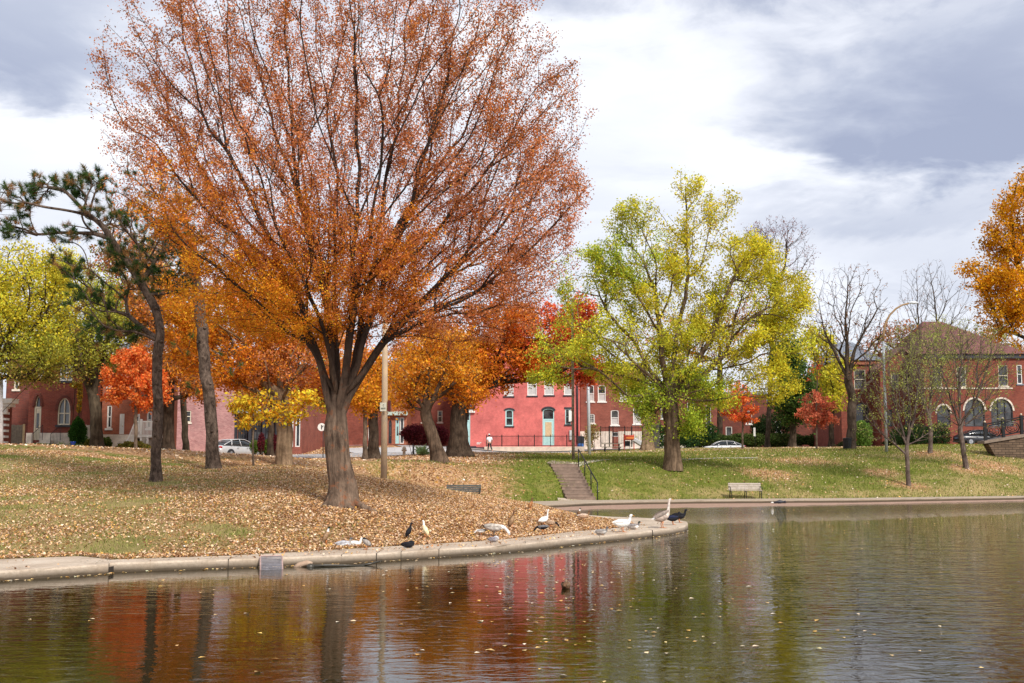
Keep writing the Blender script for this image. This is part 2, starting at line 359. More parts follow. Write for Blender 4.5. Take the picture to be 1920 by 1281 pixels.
# water ------------------------------------------------------------
m, nt, out = nodes_of('pond_water'); g = N(nt, 'ShaderNodeNewGeometry'); pos = g.outputs['Position']
mp = N(nt, 'ShaderNodeMapping'); mp.inputs['Scale'].default_value = (.5, 1, 1); nt.links.new(pos, mp.inputs[0])
w1 = noise(nt, mp.outputs[0], 4.6, 3, .5, 1.1); w2 = noise(nt, mp.outputs[0], 1.6, 4, .55, .5); w3 = noise(nt, pos, .22, 3, .6); 
a1 = N(nt, 'ShaderNodeMath', operation='MULTIPLY_ADD'); nt.links.new(w2.outputs[0], a1.inputs[0]); a1.inputs[1].default_value = 1.3; nt.links.new(w1.outputs[0], a1.inputs[2])
b = N(nt, 'ShaderNodeBsdfPrincipled', Roughness=.012); b.inputs['IOR'].default_value = 1.34
nt.links.new(ramp(nt, w3.outputs[0], [(.3, (.020, .012, .003)), (.7, (.013, .013, .003))]), b.inputs['Base Color'])
bp = N(nt, 'ShaderNodeBump'); bp.inputs['Distance'].default_value = .02; nt.links.new(a1.outputs[0], bp.inputs['Height'])
sr = N(nt, 'ShaderNodeMapRange'); nt.links.new(w3.outputs[0], sr.inputs[0]); sr.inputs[1].default_value = .35; sr.inputs[2].default_value = .65; sr.inputs[3].default_value = .10; sr.inputs[4].default_value = .30
sx_ = N(nt, 'ShaderNodeSeparateXYZ'); nt.links.new(pos, sx_.inputs[0])     # a breeze-ruffled patch on the near right water
wx = N(nt, 'ShaderNodeMath', operation='MULTIPLY_ADD'); nt.links.new(w3.outputs[0], wx.inputs[0]); wx.inputs[1].default_value = 4.0; nt.links.new(sx_.outputs[0], wx.inputs[2])
rx_ = N(nt, 'ShaderNodeMapRange'); nt.links.new(wx.outputs[0], rx_.inputs[0]); rx_.inputs[1].default_value = 4.2; rx_.inputs[2].default_value = 9.0; rx_.inputs[3].default_value = 0; rx_.inputs[4].default_value = .75
ad_ = N(nt, 'ShaderNodeMath', operation='ADD'); nt.links.new(sr.outputs[0], ad_.inputs[0]); nt.links.new(rx_.outputs[0], ad_.inputs[1])
nt.links.new(ad_.outputs[0], bp.inputs['Strength'])
nt.links.new(bp.outputs[0], b.inputs['Normal']); nt.links.new(b.outputs[0], out.inputs[0])
o = MB().add([(-45, -12, 0), (95, -12, 0), (95, 82, 0), (-45, 82, 0)], [(0, 1, 2, 3)]).build('pond_water', m); tag(o, kind='structure')

# paths with kerbs --------------------------------------------------
m, nt, out = nodes_of('worn_concrete'); g = N(nt, 'ShaderNodeNewGeometry'); pos = g.outputs['Position']
c1 = noise(nt, pos, .9, 7, .7); c2 = noise(nt, pos, 14, 6, .75); s = N(nt, 'ShaderNodeSeparateXYZ'); nt.links.new(pos, s.inputs[0])
col = ramp(nt, c1.outputs[0], [(.3, (.33, .25, .18)), (.55, (.52, .43, .34)), (.75, (.60, .52, .43))])
col = mixc(nt, .7, col, ramp(nt, c2.outputs[0], [(.3, (.6, .57, .52)), (.65, (1.12, 1.1, 1.08))]), 'MULTIPLY')
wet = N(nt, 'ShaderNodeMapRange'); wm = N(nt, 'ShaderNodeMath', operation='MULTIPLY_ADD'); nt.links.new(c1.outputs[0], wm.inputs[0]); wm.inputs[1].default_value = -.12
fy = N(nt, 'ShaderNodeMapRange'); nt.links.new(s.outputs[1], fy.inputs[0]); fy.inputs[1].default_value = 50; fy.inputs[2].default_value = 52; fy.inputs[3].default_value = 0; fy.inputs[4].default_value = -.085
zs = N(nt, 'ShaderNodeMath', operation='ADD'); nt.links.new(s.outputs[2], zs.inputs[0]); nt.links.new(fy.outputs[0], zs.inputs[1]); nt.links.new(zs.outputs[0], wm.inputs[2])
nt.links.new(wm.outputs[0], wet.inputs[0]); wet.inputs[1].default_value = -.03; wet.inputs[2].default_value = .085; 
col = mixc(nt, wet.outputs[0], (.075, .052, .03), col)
b = N(nt, 'ShaderNodeBsdfPrincipled', Roughness=.85); nt.links.new(col, b.inputs['Base Color']); nt.links.new(bump(nt, c2.outputs[0], .5, .02), b.inputs['Normal']); nt.links.new(b.outputs[0], out.inputs[0])
CONC = m
def dens(A, B, step):
    a, b = [], []
    for i in range(len(A)-1):
        k = max(1, int(np.hypot(*(A[i+1]-A[i]))/step))
        for j in range(k): t = j/k; a.append(A[i]*(1-t)+A[i+1]*t); b.append(B[i]*(1-t)+B[i+1]*t)
    a.append(A[-1]); b.append(B[-1]); return np.array(a), np.array(b)
def cat(P_, it=2):
    for _ in range(it):
        Q = [P_[0]]
        for a, b in zip(P_[:-1], P_[1:]): Q += [a*.75+b*.25, a*.25+b*.75]
        Q.append(P_[-1]); P_ = np.array(Q)
    return P_
def path_strip(name, A, B, zt=.2, seam=2.6):
    A, B = dens(A, B, .35); mb = MB(); n = len(A); rs = np.random.RandomState(5)
    dz = .006*rs.randn(n)
    for a in (0,):
        vs = []
        for i in range(n):
            fa, fb = A[i], B[i]; d = (fb-fa)/(np.linalg.norm(fb-fa)+1e-9); j = .012*rs.randn()
            e = fa+d*(.035+j)
            vs += [(fa[0], fa[1], -.6), (fa[0]+d[0]*abs(j), fa[1]+d[1]*abs(j), zt-.035+dz[i]), (e[0], e[1], zt+dz[i]*.5), (fb[0], fb[1], zt), (fb[0], fb[1], zt-.25)]
        fs = []
        for i in range(n-1):
            for k in range(4): fs.append((i*5+k, (i+1)*5+k, (i+1)*5+k+1, i*5+k+1))
        mb.add(vs, fs)
    return tag(mb.build(name, CONC), kind='structure')
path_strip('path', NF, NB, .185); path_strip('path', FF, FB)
# expansion joints in the near slabs: dark narrow gaps (part of the kerb face)
jm = plain('joint_dirt', (.035, .026, .018), .95)
mb = MB()
for px, D in [(205.5, 22.83), (428, 23.9), (640, 25.02), (706, 25.45), (752, 25.92), (823, 26.64), (985, 28.8), (1124, 31.64), (1224, 34.1)]:
    x = XP(px, D, .1); w = .006 if px > 210 else .013
    mb.box(x-w, x+w, D-.006, D+(.9 if px > 210 else .2), -.02, .189 if px > 210 else .12)
tag(mb.build('kerb_joints', jm), kind='structure')
# pale muddy bank under the far kerb
BK = pl([(1012,52.6),(1050,53),(1150,54),(1300,56),(1500,58.9),(1750,63.2),(1920,67)], 0)
BI = pl([(1008,54.8),(1060,56.6),(1160,59.4),(1300,61.5),(1500,62.8),(1750,65.8),(1920,68.6)], 0)
A, B = dens(BK, BI, .5); rs = np.random.RandomState(3); A = A+rs.randn(*A.shape)*[.1, .28]
vs = []; 
for a, b_ in zip(A, B): vs += [(a[0], a[1], -.03), (a[0]*.7+b_[0]*.3, a[1]*.7+b_[1]*.3, .012), (b_[0], b_[1], .05)]
fs = [(i*3+k, (i+1)*3+k, (i+1)*3+k+1, i*3+k+1) for i in range(len(A)-1) for k in range(2)]
mb = MB().add(vs, fs)
tag(mb.build('muddy_bank', plain('bank_mud', (.42, .27, .20), .8, var=.35, scale=9, c2=(.20, .12, .085))), kind='structure')
# thin path on the lawn and the street
def ribbon(name, lst, w, mat, dz=.03, step=1.0):
    Pn = np.array([(XP(px, D, 2.4), D) for px, D in lst]); A, _ = dens(Pn, Pn, step)
    t = np.gradient(A, axis=0); t /= np.linalg.norm(t, axis=1)[:, None]; nrm = np.stack([-t[:, 1], t[:, 0]], -1)
    k = max(2, int(w/1.2)); off = np.linspace(-w/2, w/2, k+1)
    Q = (A[:, None]+nrm[:, None]*off[None, :, None]); q = Q.reshape(-1, 2)
    z = H(q[:, 0], q[:, 1]).reshape(len(A), k+1); z = z+dz; i = np.arange(len(A)*(k+1)).reshape(len(A), k+1)
    Fr = np.stack([i[:-1, :-1], i[:-1, 1:], i[1:, 1:], i[1:, :-1]], -1).reshape(-1, 4)
    return tag(mesh_np(name, np.column_stack([q, z.ravel()]), Fr, mat), kind='structure')
ASPH = plain('street_asphalt', (.30, .29, .29), .9, var=.12, scale=2)
PAV = plain('pavement_concrete', (.46, .41, .36), .9, var=.14, scale=1.5)
ribbon('path', [(1070, 67.5), (1110, 72), (1180, 78), (1290, 80), (1420, 82)], .7, PAV, .035)
ribbon('road', [(-300, 96), (100, 94), (450, 93.5), (650, 97), (800, 100), (860, 101), (900, 118)], 7.5, ASPH, .05)
ribbon('road', [(560, 180), (700, 150), (790, 125), (830, 108), (860, 104)], 7.0, ASPH, .055)
ribbon('road', [(860, 101.5), (960, 108.4), (1100, 123), (1355, 129), (1600, 128), (2000, 124)], 6.5, ASPH, .045)
ribbon('road', [(640, 104), (700, 105.5), (800, 106), (866, 106)], 9.0, plain('street_concrete', (.42,.41,.41), .9, var=.12, scale=1.2), .065)
ribbon('pavement', [(640, 117.5), (700, 118.5), (800, 118.5), (870, 116.2), (960, 114.2), (1080, 115)], 2.0, PAV, .12)

# ---------------------------------------------------------------- fallen leaves, grass
LEAFM = attrmat('leaf_litter', .85, .1, .05); GRASSM = attrmat('grass_blade', .85, .3, .05); FOL = attrmat('foliage', .75, .42, .06)
def leaf_quads(C, size, flat=0.0, asp=.55, rng=RNG, lean=None):
    n = len(C); 
    d = rng.normal(size=(n, 3)); 
    if lean is not None: d = d+lean
    nrm = rng.normal(size=(n, 3))
    if flat: nrm[:, :2] *= (1-flat); nrm[:, 2] = 1; 
    d /= np.linalg.norm(d, axis=1)[:, None]; nrm /= np.linalg.norm(nrm, axis=1)[:, None]
    s = np.cross(nrm, d); s /= np.linalg.norm(s, axis=1)[:, None]+1e-9; d = np.cross(s, nrm)
    L = (size*rng.uniform(.6, 1.3, n))[:, None] if np.isscalar(size) else (size*rng.uniform(.6, 1.3, n))[:, None]
    W = L*asp
    V = np.stack([C-d*L*.5, C+s*W*.5+nrm*L*.08, C+d*L*.5, C-s*W*.5+nrm*L*.08], 1).reshape(-1, 3)
    return V, np.arange(4*n).reshape(n, 4)
def pick(pal, n, rng=RNG, jit=.22):
    pal = np.array(pal); c = pal[rng.integers(0, len(pal), n)]
    c2 = pal[rng.integers(0, len(pal), n)]; t = rng.uniform(0, .6, (n, 1)); c = c*(1-t)+c2*t
    return np.clip(c*np.exp(rng.normal(0, jit, (n, 1))), 0, .95)
def vis_samples(n, px0, px1, d0, d1, rng=RNG, power=1.0):
    px = rng.uniform(px0, px1, int(n)); D = d0+(d1-d0)*rng.uniform(0, 1, int(n))**power
    x = (px-960)/F*D*.995; return x, D
x, y = vis_samples(400000, -60, 1260, 21.5, 50, power=1.15)
keep = RNG.uniform(0, 1, len(x)) < litter_at(x, y)**1.5*1.05; x, y = x[keep], y[keep]
q = np.stack([x, y], -1); land = (~inside(q, POND)) & (~(inside(q, NP_) & (RNG.uniform(0, 1, len(q)) > .035))) & ~inside(q, FP_); x, y, q = x[land], y[land], q[land]
z = np.where(inside(q, NP_), .19, H(x, y))+.012+RNG.uniform(0, .025, len(x))
LP = [(.54,.34,.16),(.64,.46,.26),(.44,.22,.09),(.70,.54,.40),(.27,.12,.055),(.56,.29,.13),(.60,.34,.09),(.58,.41,.28),(.68,.50,.36)]
na_ = 9000; ti = RNG.uniform(0, len(NB)-1.01, na_); ji = ti.astype(int); fr_ = (ti-ji)[:, None]; e_ = NB[ji]*(1-fr_)+NB[ji+1]*fr_; dn = NB[ji]-NF[ji]; dn /= np.linalg.norm(dn, axis=1)[:, None]+1e-9
e_ = e_+dn*(np.abs(RNG.normal(0, .22, na_))-.05)[:, None]*(1+np.sin(ti*5.3)[:, None]*.6); tb = P(640, 945, 31)[:2]; aa_ = RNG.uniform(0, 2*PI, 2600); rr_ = .45+np.abs(RNG.normal(0, .4, 2600)); e_ = np.vstack([e_, tb+np.stack([np.cos(aa_), np.sin(aa_)], -1)*rr_[:, None]])
x = np.r_[x, e_[:, 0]]; y = np.r_[y, e_[:, 1]]; z = np.r_[z, np.maximum(H(e_[:, 0], e_[:, 1]), .2)+RNG.uniform(.01, .06, len(e_))]
V, Fq = leaf_quads(np.stack([x, y, z], -1), .066, .35, .7)
o = mesh_np('fallen_leaves', V, Fq, LEAFM, col=np.repeat(pick(LP, len(x)), 4, 0)); tag(o, 'tan and rust fallen leaves covering the grassy hill beside the pond', 'fallen leaves', kind='stuff')
x, y = vis_samples(90000, -40, 1990, 50, 112, power=.8)
keep = RNG.uniform(0, 1, len(x)) < litter_at(x, y)*.95+.075; x, y = x[keep], y[keep]; q = np.stack([x, y], -1)
land = (~inside(q, POND)) & ~inside(q, FP_); x, y = x[land], y[land]
V, Fq = leaf_quads(np.stack([x, y, H(x, y)+.03], -1), .13, .35, .7)
o = mesh_np('fallen_leaves', V, Fq, LEAFM, col=np.repeat(pick(LP+[(.75,.6,.5),(.75,.6,.42)], len(x)), 4, 0)); tag(o, 'scattered pale and brown fallen leaves on the far lawn', 'fallen leaves', kind='stuff')
def blades(x, y, h, pal, name, label):
    n = len(x); z = H(x, y); a = RNG.uniform(0, 2*PI, n); w = h*.16; L = h*RNG.uniform(.5, 1.4, n)
    B = np.stack([x, y, z-.02], -1); s = np.stack([np.cos(a), np.sin(a), 0*a], -1)*w; ln = np.stack([RNG.normal(0, .35, n), RNG.normal(0, .35, n), np.ones(n)], -1)*L[:, None]
    V = np.stack([B-s, B+s, B+ln], 1).reshape(-1, 3)
    c = pick(pal, n, jit=.3); o = mesh_np(name, V, np.arange(3*n).reshape(n, 3), GRASSM, col=np.repeat(c, 3, 0)); tag(o, label, 'grass', kind='stuff')
GP = [(.15,.20,.03),(.21,.25,.045),(.10,.14,.02),(.28,.27,.08),(.38,.34,.14)]
x, y = vis_samples(210000, -60, 1230, 22, 48, power=1.1)
nz = .5+.5*np.sin(x*1.3+2*np.sin(y*.8))*np.sin(y*1.5+2*np.sin(x*.7))
k = (RNG.uniform(0, 1, len(x)) < (.25+nz**1.2)*(1-.8*litter_at(x, y))) & ~inside(np.stack([x, y], -1), POND) & ~inside(np.stack([x, y], -1), NP_)
blades(x[k], y[k], .075, GP+[(.42,.36,.16),(.36,.33,.12)], 'grass', 'short patchy green grass between the leaves on the near hill')
x, y = vis_samples(190000, 700, 1990, 58, 96, power=.8); q = np.stack([x, y], -1)
k = ~inside(q, POND) & ~inside(q, FP_) & (RNG.uniform(0, 1, len(x)) < (1-.6*dry_at(x, y))*(1-litter_at(x, y))**1.5)
blades(x[k], y[k], .13, GP[:4], 'grass', 'short green grass on the far bank below the houses')
k = 260; ti = RNG.uniform(4, 19, k); ji = ti.astype(int); f_ = (ti-ji)[:, None]; w_ = RNG.uniform(.12, .95, (k, 1)); q = (NF[ji]*(1-f_)+NF[ji+1]*f_)*(1-w_)+(NB[ji]*(1-f_)+NB[ji+1]*f_)*w_
V, Fq = leaf_quads(np.column_stack([q, np.full(k, .192)]), .05, .97, .8); o = mesh_np('droppings', V, Fq, LEAFM, col=np.repeat(pick([(.7,.68,.62),(.16,.13,.08),(.25,.22,.12)], k), 4, 0)); tag(o, 'small pale and dark bird droppings on the kerb path', 'droppings', kind='stuff')
# leaves drifting on the water
x = np.concatenate([RNG.uniform(-7, 6, 130), RNG.normal(1.0, 1.3, 200), RNG.uniform(0, 20, 110)]); y = np.concatenate([RNG.uniform(10, 30, 130), RNG.uniform(13, 30, 200), RNG.uniform(26, 56, 110)])
q = np.stack([x, y], -1); k = inside(q, POND) & (seg_dist(q, POND) > .1); q = q[k]
# a line of leaves gathered against the kerb
ex = []
for i in range(260):
    t = RNG.uniform(3, 15.5); j = int(t); a = NF[j]*(1-t+j)+NF[j+1]*(t-j); ex.append((a[0]+RNG.uniform(-.1, .1), a[1]-abs(RNG.normal(0, .14))-.05))
q = np.vstack([q, ex]); q = q[inside(q, POND)]
V, Fq = leaf_quads(np.column_stack([q, np.full(len(q), .008)]), .078, .93, .75)
o = mesh_np('floating_leaves', V, Fq, LEAFM, col=np.repeat(pick([(.75,.55,.25),(.8,.7,.55),(.6,.33,.1),(.7,.42,.12)], len(q)), 4, 0)); tag(o, 'yellow and tan leaves floating on the pond', 'floating leaves', kind='stuff')
# ================================================================== TREES
BK_GREY = barkmat('bark_grey', (.075,.055,.042), (.25,.19,.14)); BK_DARK = barkmat('bark_dark', (.025,.018,.013), (.095,.07,.052))
BK_PINE = barkmat('bark_pine', (.028,.02,.016), (.20,.15,.12), 9, .5); BK_TAN = barkmat('bark_tan', (.11,.075,.045), (.32,.23,.15), 6, .15)
BK_TWIG = barkmat('bark_twig', (.085,.065,.058), (.20,.155,.135))
def chains_mesh(pos, par, rad, minr, flute=0, rs=None):
    """tubes along the longest lines of the skeleton"""
    n = len(pos); ch = [[] for _ in range(n)]
    for i in range(1, n): ch[par[i]].append(i)
    main = [-1]*n
    for i in range(n):
        if ch[i]: main[i] = max(ch[i], key=lambda k: rad[k])
    starts = [0]+[c for i in range(n) for c in ch[i] if c != main[i]]
    VV, FF_ = [], []; off = 0
    for s in starts:
        line = [] if s == 0 else [par[s]]
        k = s
        while k != -1: line.append(k); k = main[k]
        if len(line) < 2: continue
        p = pos[line].copy(); r = rad[line].copy()
        if s != 0: r[0] = min(r[0], r[1]*1.5)
        big = r.max()
        it = 2 if big > .08 else 1
        for _ in range(it):
            if len(p) > 2:
                a, b = p[:-1], p[1:]; ra, rb = r[:-1], r[1:]
                q = np.empty((2*len(a), 3)); q[0::2] = a*.75+b*.25; q[1::2] = a*.25+b*.75
                w = np.empty(2*len(a)); w[0::2] = ra*.75+rb*.25; w[1::2] = ra*.25+rb*.75
                p = np.vstack([p[:1], q, p[-1:]]); r = np.r_[r[0], w, r[-1]]
        sides = 3 if big < .02 else 5 if big < .06 else 8 if big < .15 else 20
        t = np.gradient(p, axis=0); t /= np.linalg.norm(t, axis=1)[:, None]+1e-9
        ref = np.eye(3)[np.argmin(np.abs(t).mean(0))]; u = np.cross(t, ref); u /= np.linalg.norm(u, axis=1)[:, None]+1e-9; w = np.cross(t, u)
        a = np.arange(sides)*2*PI/sides; rr = np.maximum(r, minr)[:, None]*np.ones(sides)
        if sides == 20:
            zz = np.arange(len(p))[:, None]*.35
            rr = rr*(1+flute*(np.sin(a*3+zz*.25)*.5+np.sin(a*5+1.3+zz*.4)*.35+.25*np.sin(a*8+zz)))
        R = p[:, None]+rr[:, :, None]*(np.cos(a)[None, :, None]*u[:, None]+np.sin(a)[None, :, None]*w[:, None])
        m = len(p); i = np.arange(m*sides).reshape(m, sides); j = np.roll(i, -1, 1)
        VV.append(R.reshape(-1, 3)); FF_.append(np.stack([i[:-1], j[:-1], j[1:], i[1:]], -1).reshape(-1, 4)+off); off += m*sides
    return np.vstack(VV), np.vstack(FF_)

def sample_blob(b, D, rs):
    px, py, rx, ry, dz, n, pal = b[:7]; dD = b[7] if len(b) > 7 else 0
    v = rs.normal(size=(n, 3)); v /= np.linalg.norm(v, axis=1)[:, None]; v *= rs.uniform(0, 1, (n, 1))**(1/2.4)
    Dn = D+dD+v[:, 2]*dz
    a = np.array([P(px+v[i, 0]*rx, py+v[i, 1]*ry, D+dD) for i in range(n)])
    a[:, 1] = Dn; return a, np.full(n, pal)
def tree(name, label, cat, px, D, trunk, blobs, pals, R=.3, limbs=(), leaf=(20000, .1, .12), bf=.45, tip=.007, bark=None, group=None, attach=1, seed=1,
         flare=1.7, flute=.08, expo=None, leafmode='edge', minr=.004, roots=(), wob=.03, crownname='crown', lean=None, thin=6, clump=(2.2, .45)):
    rs = np.random.RandomState(seed); rng = np.random.default_rng(seed)
    x0 = XP(px, D, 1.5); z0 = h1(x0, D)
    base = np.array([x0, D, z0-.06])
    e = empty(name, base, 0, label, cat, group)
    pos = [base]; par = [-1]; forced = [0.]
    for (tx, ty, dd) in trunk:      # trunk nodes
        q = P(tx, ty, D+dd); a = pos[-1]; k = max(1, int(np.linalg.norm(q-a)/.45))
        for j in range(1, k+1): pos.append(a+(q-a)*j/k+(rs.normal(size=3)*wob*(j < k))); par.append(len(pos)-2)
    ntr = len(pos); L = [0.]
    for i in range(1, ntr): L.append(L[par[i]]+np.linalg.norm(pos[i]-pos[par[i]]))
    tz = [p[2] for p in pos]
    lend = []
    for lim in limbs:               # lim: start fraction of trunk (0..1) or -k = end of limb k-1, [(px,py,dD),...]
        s = int(round(lim[0]*(ntr-1))) if lim[0] >= 0 else lend[-lim[0]-1]; last = s; prev = pos[s]
        pts = [prev]+[P(a, b, D+c) for a, b, c in lim[1]]; 
        for a, b in zip(pts[:-1], pts[1:]):
            k = max(1, int(np.linalg.norm(b-a)/.6))
            for j in range(1, k+1):
                pos.append(a+(b-a)*j/k+rs.normal(size=3)*wob*1.5*(j < k)); par.append(last); L.append(L[last]+np.linalg.norm(pos[-1]-pos[last])); last = len(pos)-1
        lend.append(last)
    T, pid = [], []
    for b in blobs:
        a, c = sample_blob(b, D, rs); T.append(a); pid.append(c)
    T = np.vstack(T); pid = np.concatenate(pid)
    gz = z0+.3; ok = T[:, 2] > gz; T, pid = T[ok], pid[ok]
    pos = np.array(pos); ok = np.ones(len(pos), bool); a0 = int(round(attach*(ntr-1))) if attach <= 1 else attach
    ok[:a0] = False
    L = np.array(L); n = len(T); bc = np.full(n, 1e9); bn = np.zeros(n, int)
    for s in np.nonzero(ok)[0]:
        c = np.linalg.norm(T-pos[s], axis=1)+bf*L[s]; m_ = c < bc; bc[m_] = c[m_]; bn[m_] = s
    allp = np.vstack([pos, np.zeros((n, 3))]); allL = np.r_[L, np.zeros(n)]; allpar = list(par)+[0]*n; apid = np.r_[np.zeros(len(pos), int), np.zeros(n, int)]
    alive = np.ones(n, bool); cur = len(pos)
    for _ in range(n):
        i = int(np.argmin(np.where(alive, bc, 1e18))); p = T[i]; allp[cur] = p; allpar[cur] = int(bn[i]); allL[cur] = allL[bn[i]]+np.linalg.norm(p-allp[bn[i]]); apid[cur] = pid[i]; alive[i] = False
        c = np.linalg.norm(T-p, axis=1)+bf*allL[cur]; m_ = c < bc; bc[m_] = c[m_]; bn[m_] = cur; cur += 1
    pos, par = allp, np.array(allpar); N_ = len(pos)
    cnt = np.zeros(N_); haschild = np.zeros(N_, bool); haschild[par[1:]] = True
    order = np.argsort(-allL)
    cnt[~haschild] = 1
    for i in order:
        if par[i] >= 0: cnt[par[i]] += cnt[i]
    k = math.log(R/tip)/math.log(max(cnt[0], 2)); k = min(k, .62) if expo is None else expo
    rad = tip*cnt**k
    # straighten thin structure a little
    sm = pos.copy()
    for it in range(2):
        acc = np.zeros_like(pos); w = np.zeros(N_); idx_ = np.arange(1, N_)
        wc = cnt[idx_]; np.add.at(acc, par[idx_], sm[idx_]*wc[:, None]); np.add.at(w, par[idx_], wc)
        has = (w > 0) & (np.arange(N_) >= len(L)); cm = acc[has]/w[has][:, None]; sm[has] = .5*sm[has]+.25*cm+.25*sm[par[has]]
    pos = sm
    ht = np.array([p[2] for p in pos])-z0
    tm = np.arange(N_) < ntr; sc = (R/rad[0])
    prog = np.clip(np.arange(N_)/(ntr-1), 0, 1)
    rad = np.where(tm, rad*(1+(sc-1)*(1-prog)), rad)
    rad = np.where(tm, rad*(1+(flare-1)*np.exp(-np.maximum(ht, 0)/(.9*R+.12))), rad)
    V, Fq = chains_mesh(pos, par, rad, minr, flute)
    if roots:
        off = len(V); VV, FF_ = [V], [Fq]
        for ang, ln, r0 in roots:
            pts = []; rr = []
            for j in range(9):
                t = j/8; d = .15*R+ln*t; xx = base[0]+math.cos(ang+.35*t)*d; yy = base[1]+math.sin(ang+.35*t)*d
                pts.append((xx, yy, h1(xx, yy)+max(0, .75*(1-t*1.5))**2*2.0*R+.07-.14*t*t)); rr.append(r0*(1-t*.8))
            p = np.array(pts); r = np.array(rr); t_ = np.gradient(p, axis=0); t_ /= np.linalg.norm(t_, axis=1)[:, None]
            u = np.cross(t_, [0, 0, 1]); u /= np.linalg.norm(u, axis=1)[:, None]; w = np.cross(t_, u); a = np.arange(8)*PI/4
            Rg = p[:, None]+r[:, None, None]*(np.cos(a)[None, :, None]*u[:, None]+np.sin(a)[None, :, None]*w[:, None])
            i = np.arange(72).reshape(9, 8); j_ = np.roll(i, -1, 1); VV.append(Rg.reshape(-1, 3)); FF_.append(np.stack([i[:-1], j_[:-1], j_[1:], i[1:]], -1).reshape(-1, 4)+off); off += 72
        V, Fq = np.vstack(VV), np.vstack(FF_)
    mesh_np('trunk', V, Fq, bark or BK_DARK, e, smooth=True)
    # foliage
    nl, ls, spread = leaf
    if nl:
        ed = np.nonzero((cnt <= thin) & (np.arange(N_) >= len(L)))[0]
        ln = np.linalg.norm(pos[ed]-pos[par[ed]], axis=1)*np.where(apid[ed] >= 0, 1, 0)
        dens_ = np.array([pals[a][1] for a in apid[ed]])
        pe_ = pos[ed]; q_ = clump[0]; cl_ = np.sin(pe_[:, 0]*q_+1.7*np.sin(pe_[:, 2]*q_*.8+seed))+np.sin(pe_[:, 1]*q_*.9+pe_[:, 2]*q_*1.1+2*np.sin(pe_[:, 0]*q_*.7))
        wgt = (ln+.15)*dens_*np.exp(clump[1]*cl_); wgt /= wgt.sum()
        pick_e = ed[rng.choice(len(ed), max(1, nl//4), p=wgt)]
        t = rng.uniform(0, 1, len(pick_e))**.7
        C = pos[par[pick_e]]*(1-t[:, None])+pos[pick_e]*t[:, None]
        C = np.repeat(C, 4, 0)+rng.normal(size=(len(C)*4, 3))*spread; pe = np.repeat(pick_e, 4)
        V, Fq = leaf_quads(C, ls, 0, .6, rng, lean)
        colr = np.zeros((len(C), 3))
        for a in np.unique(apid[pe]):
            mk = apid[pe] == a; cc = pick(pals[a][0], mk.sum(), rng)
            colr[mk] = cc
        # small clumps share a tint
        cl = np.random.RandomState(seed+5).normal(0, .16, N_)[pe]; colr = np.clip(colr*np.exp(cl)[:, None], 0, .95)
        mesh_np(crownname, V, Fq, FOL, e, col=np.repeat(colr, 4, 0))
    return e, pos, par, cnt, rad

RUST = [(.50,.155,.045),(.42,.12,.035),(.58,.23,.09),(.33,.09,.03),(.56,.22,.10),(.60,.23,.035)]
RUST_P = [(.58,.22,.10),(.50,.15,.05),(.64,.29,.17),(.48,.14,.04),(.62,.24,.05)]
ORG = [(.68,.24,.018),(.60,.18,.02),(.72,.31,.02),(.55,.155,.03)]
GOLD = [(.68,.32,.02),(.62,.24,.015),(.72,.40,.03)]
YEL = [(.70,.52,.03),(.74,.58,.05),(.60,.48,.04)]
YG = [(.50,.50,.05),(.60,.52,.06),(.36,.42,.045)]
GRN = [(.27,.38,.035),(.36,.44,.05),(.20,.30,.04)]
GYE = [(.68,.56,.03),(.58,.52,.04),(.74,.58,.05)]
DGR = [(.05,.09,.02),(.08,.13,.03),(.035,.065,.018)]
RED = [(.68,.10,.035),(.72,.17,.06),(.58,.06,.03)]
ORED = [(.82,.19,.035),(.86,.26,.05),(.74,.12,.03),(.88,.34,.12)]
MAR = [(.13,.02,.03),(.19,.03,.04),(.09,.015,.02)]
BRN = [(.32,.17,.09),(.25,.12,.07),(.40,.20,.10)]
OLV = [(.30,.30,.06),(.40,.36,.09),(.22,.25,.05)]

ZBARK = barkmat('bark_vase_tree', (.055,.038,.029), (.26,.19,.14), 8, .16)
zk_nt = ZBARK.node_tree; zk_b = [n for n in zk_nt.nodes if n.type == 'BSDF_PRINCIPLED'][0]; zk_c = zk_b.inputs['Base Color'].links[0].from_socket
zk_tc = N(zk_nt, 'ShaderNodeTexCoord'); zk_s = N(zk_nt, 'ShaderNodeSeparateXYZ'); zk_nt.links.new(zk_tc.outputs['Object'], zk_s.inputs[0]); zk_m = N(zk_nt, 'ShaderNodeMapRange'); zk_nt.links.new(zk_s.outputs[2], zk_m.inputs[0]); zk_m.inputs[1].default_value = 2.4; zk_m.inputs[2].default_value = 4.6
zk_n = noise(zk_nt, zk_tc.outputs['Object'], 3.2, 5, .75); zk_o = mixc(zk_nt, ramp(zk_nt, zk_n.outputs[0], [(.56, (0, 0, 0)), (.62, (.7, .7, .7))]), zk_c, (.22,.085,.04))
zk_nt.links.new(mixc(zk_nt, zk_m.outputs[0], zk_o, (.05,.035,.028)), zk_b.inputs['Base Color'])  # limbs darken with height: dark young bark, plus their shade put into the colour
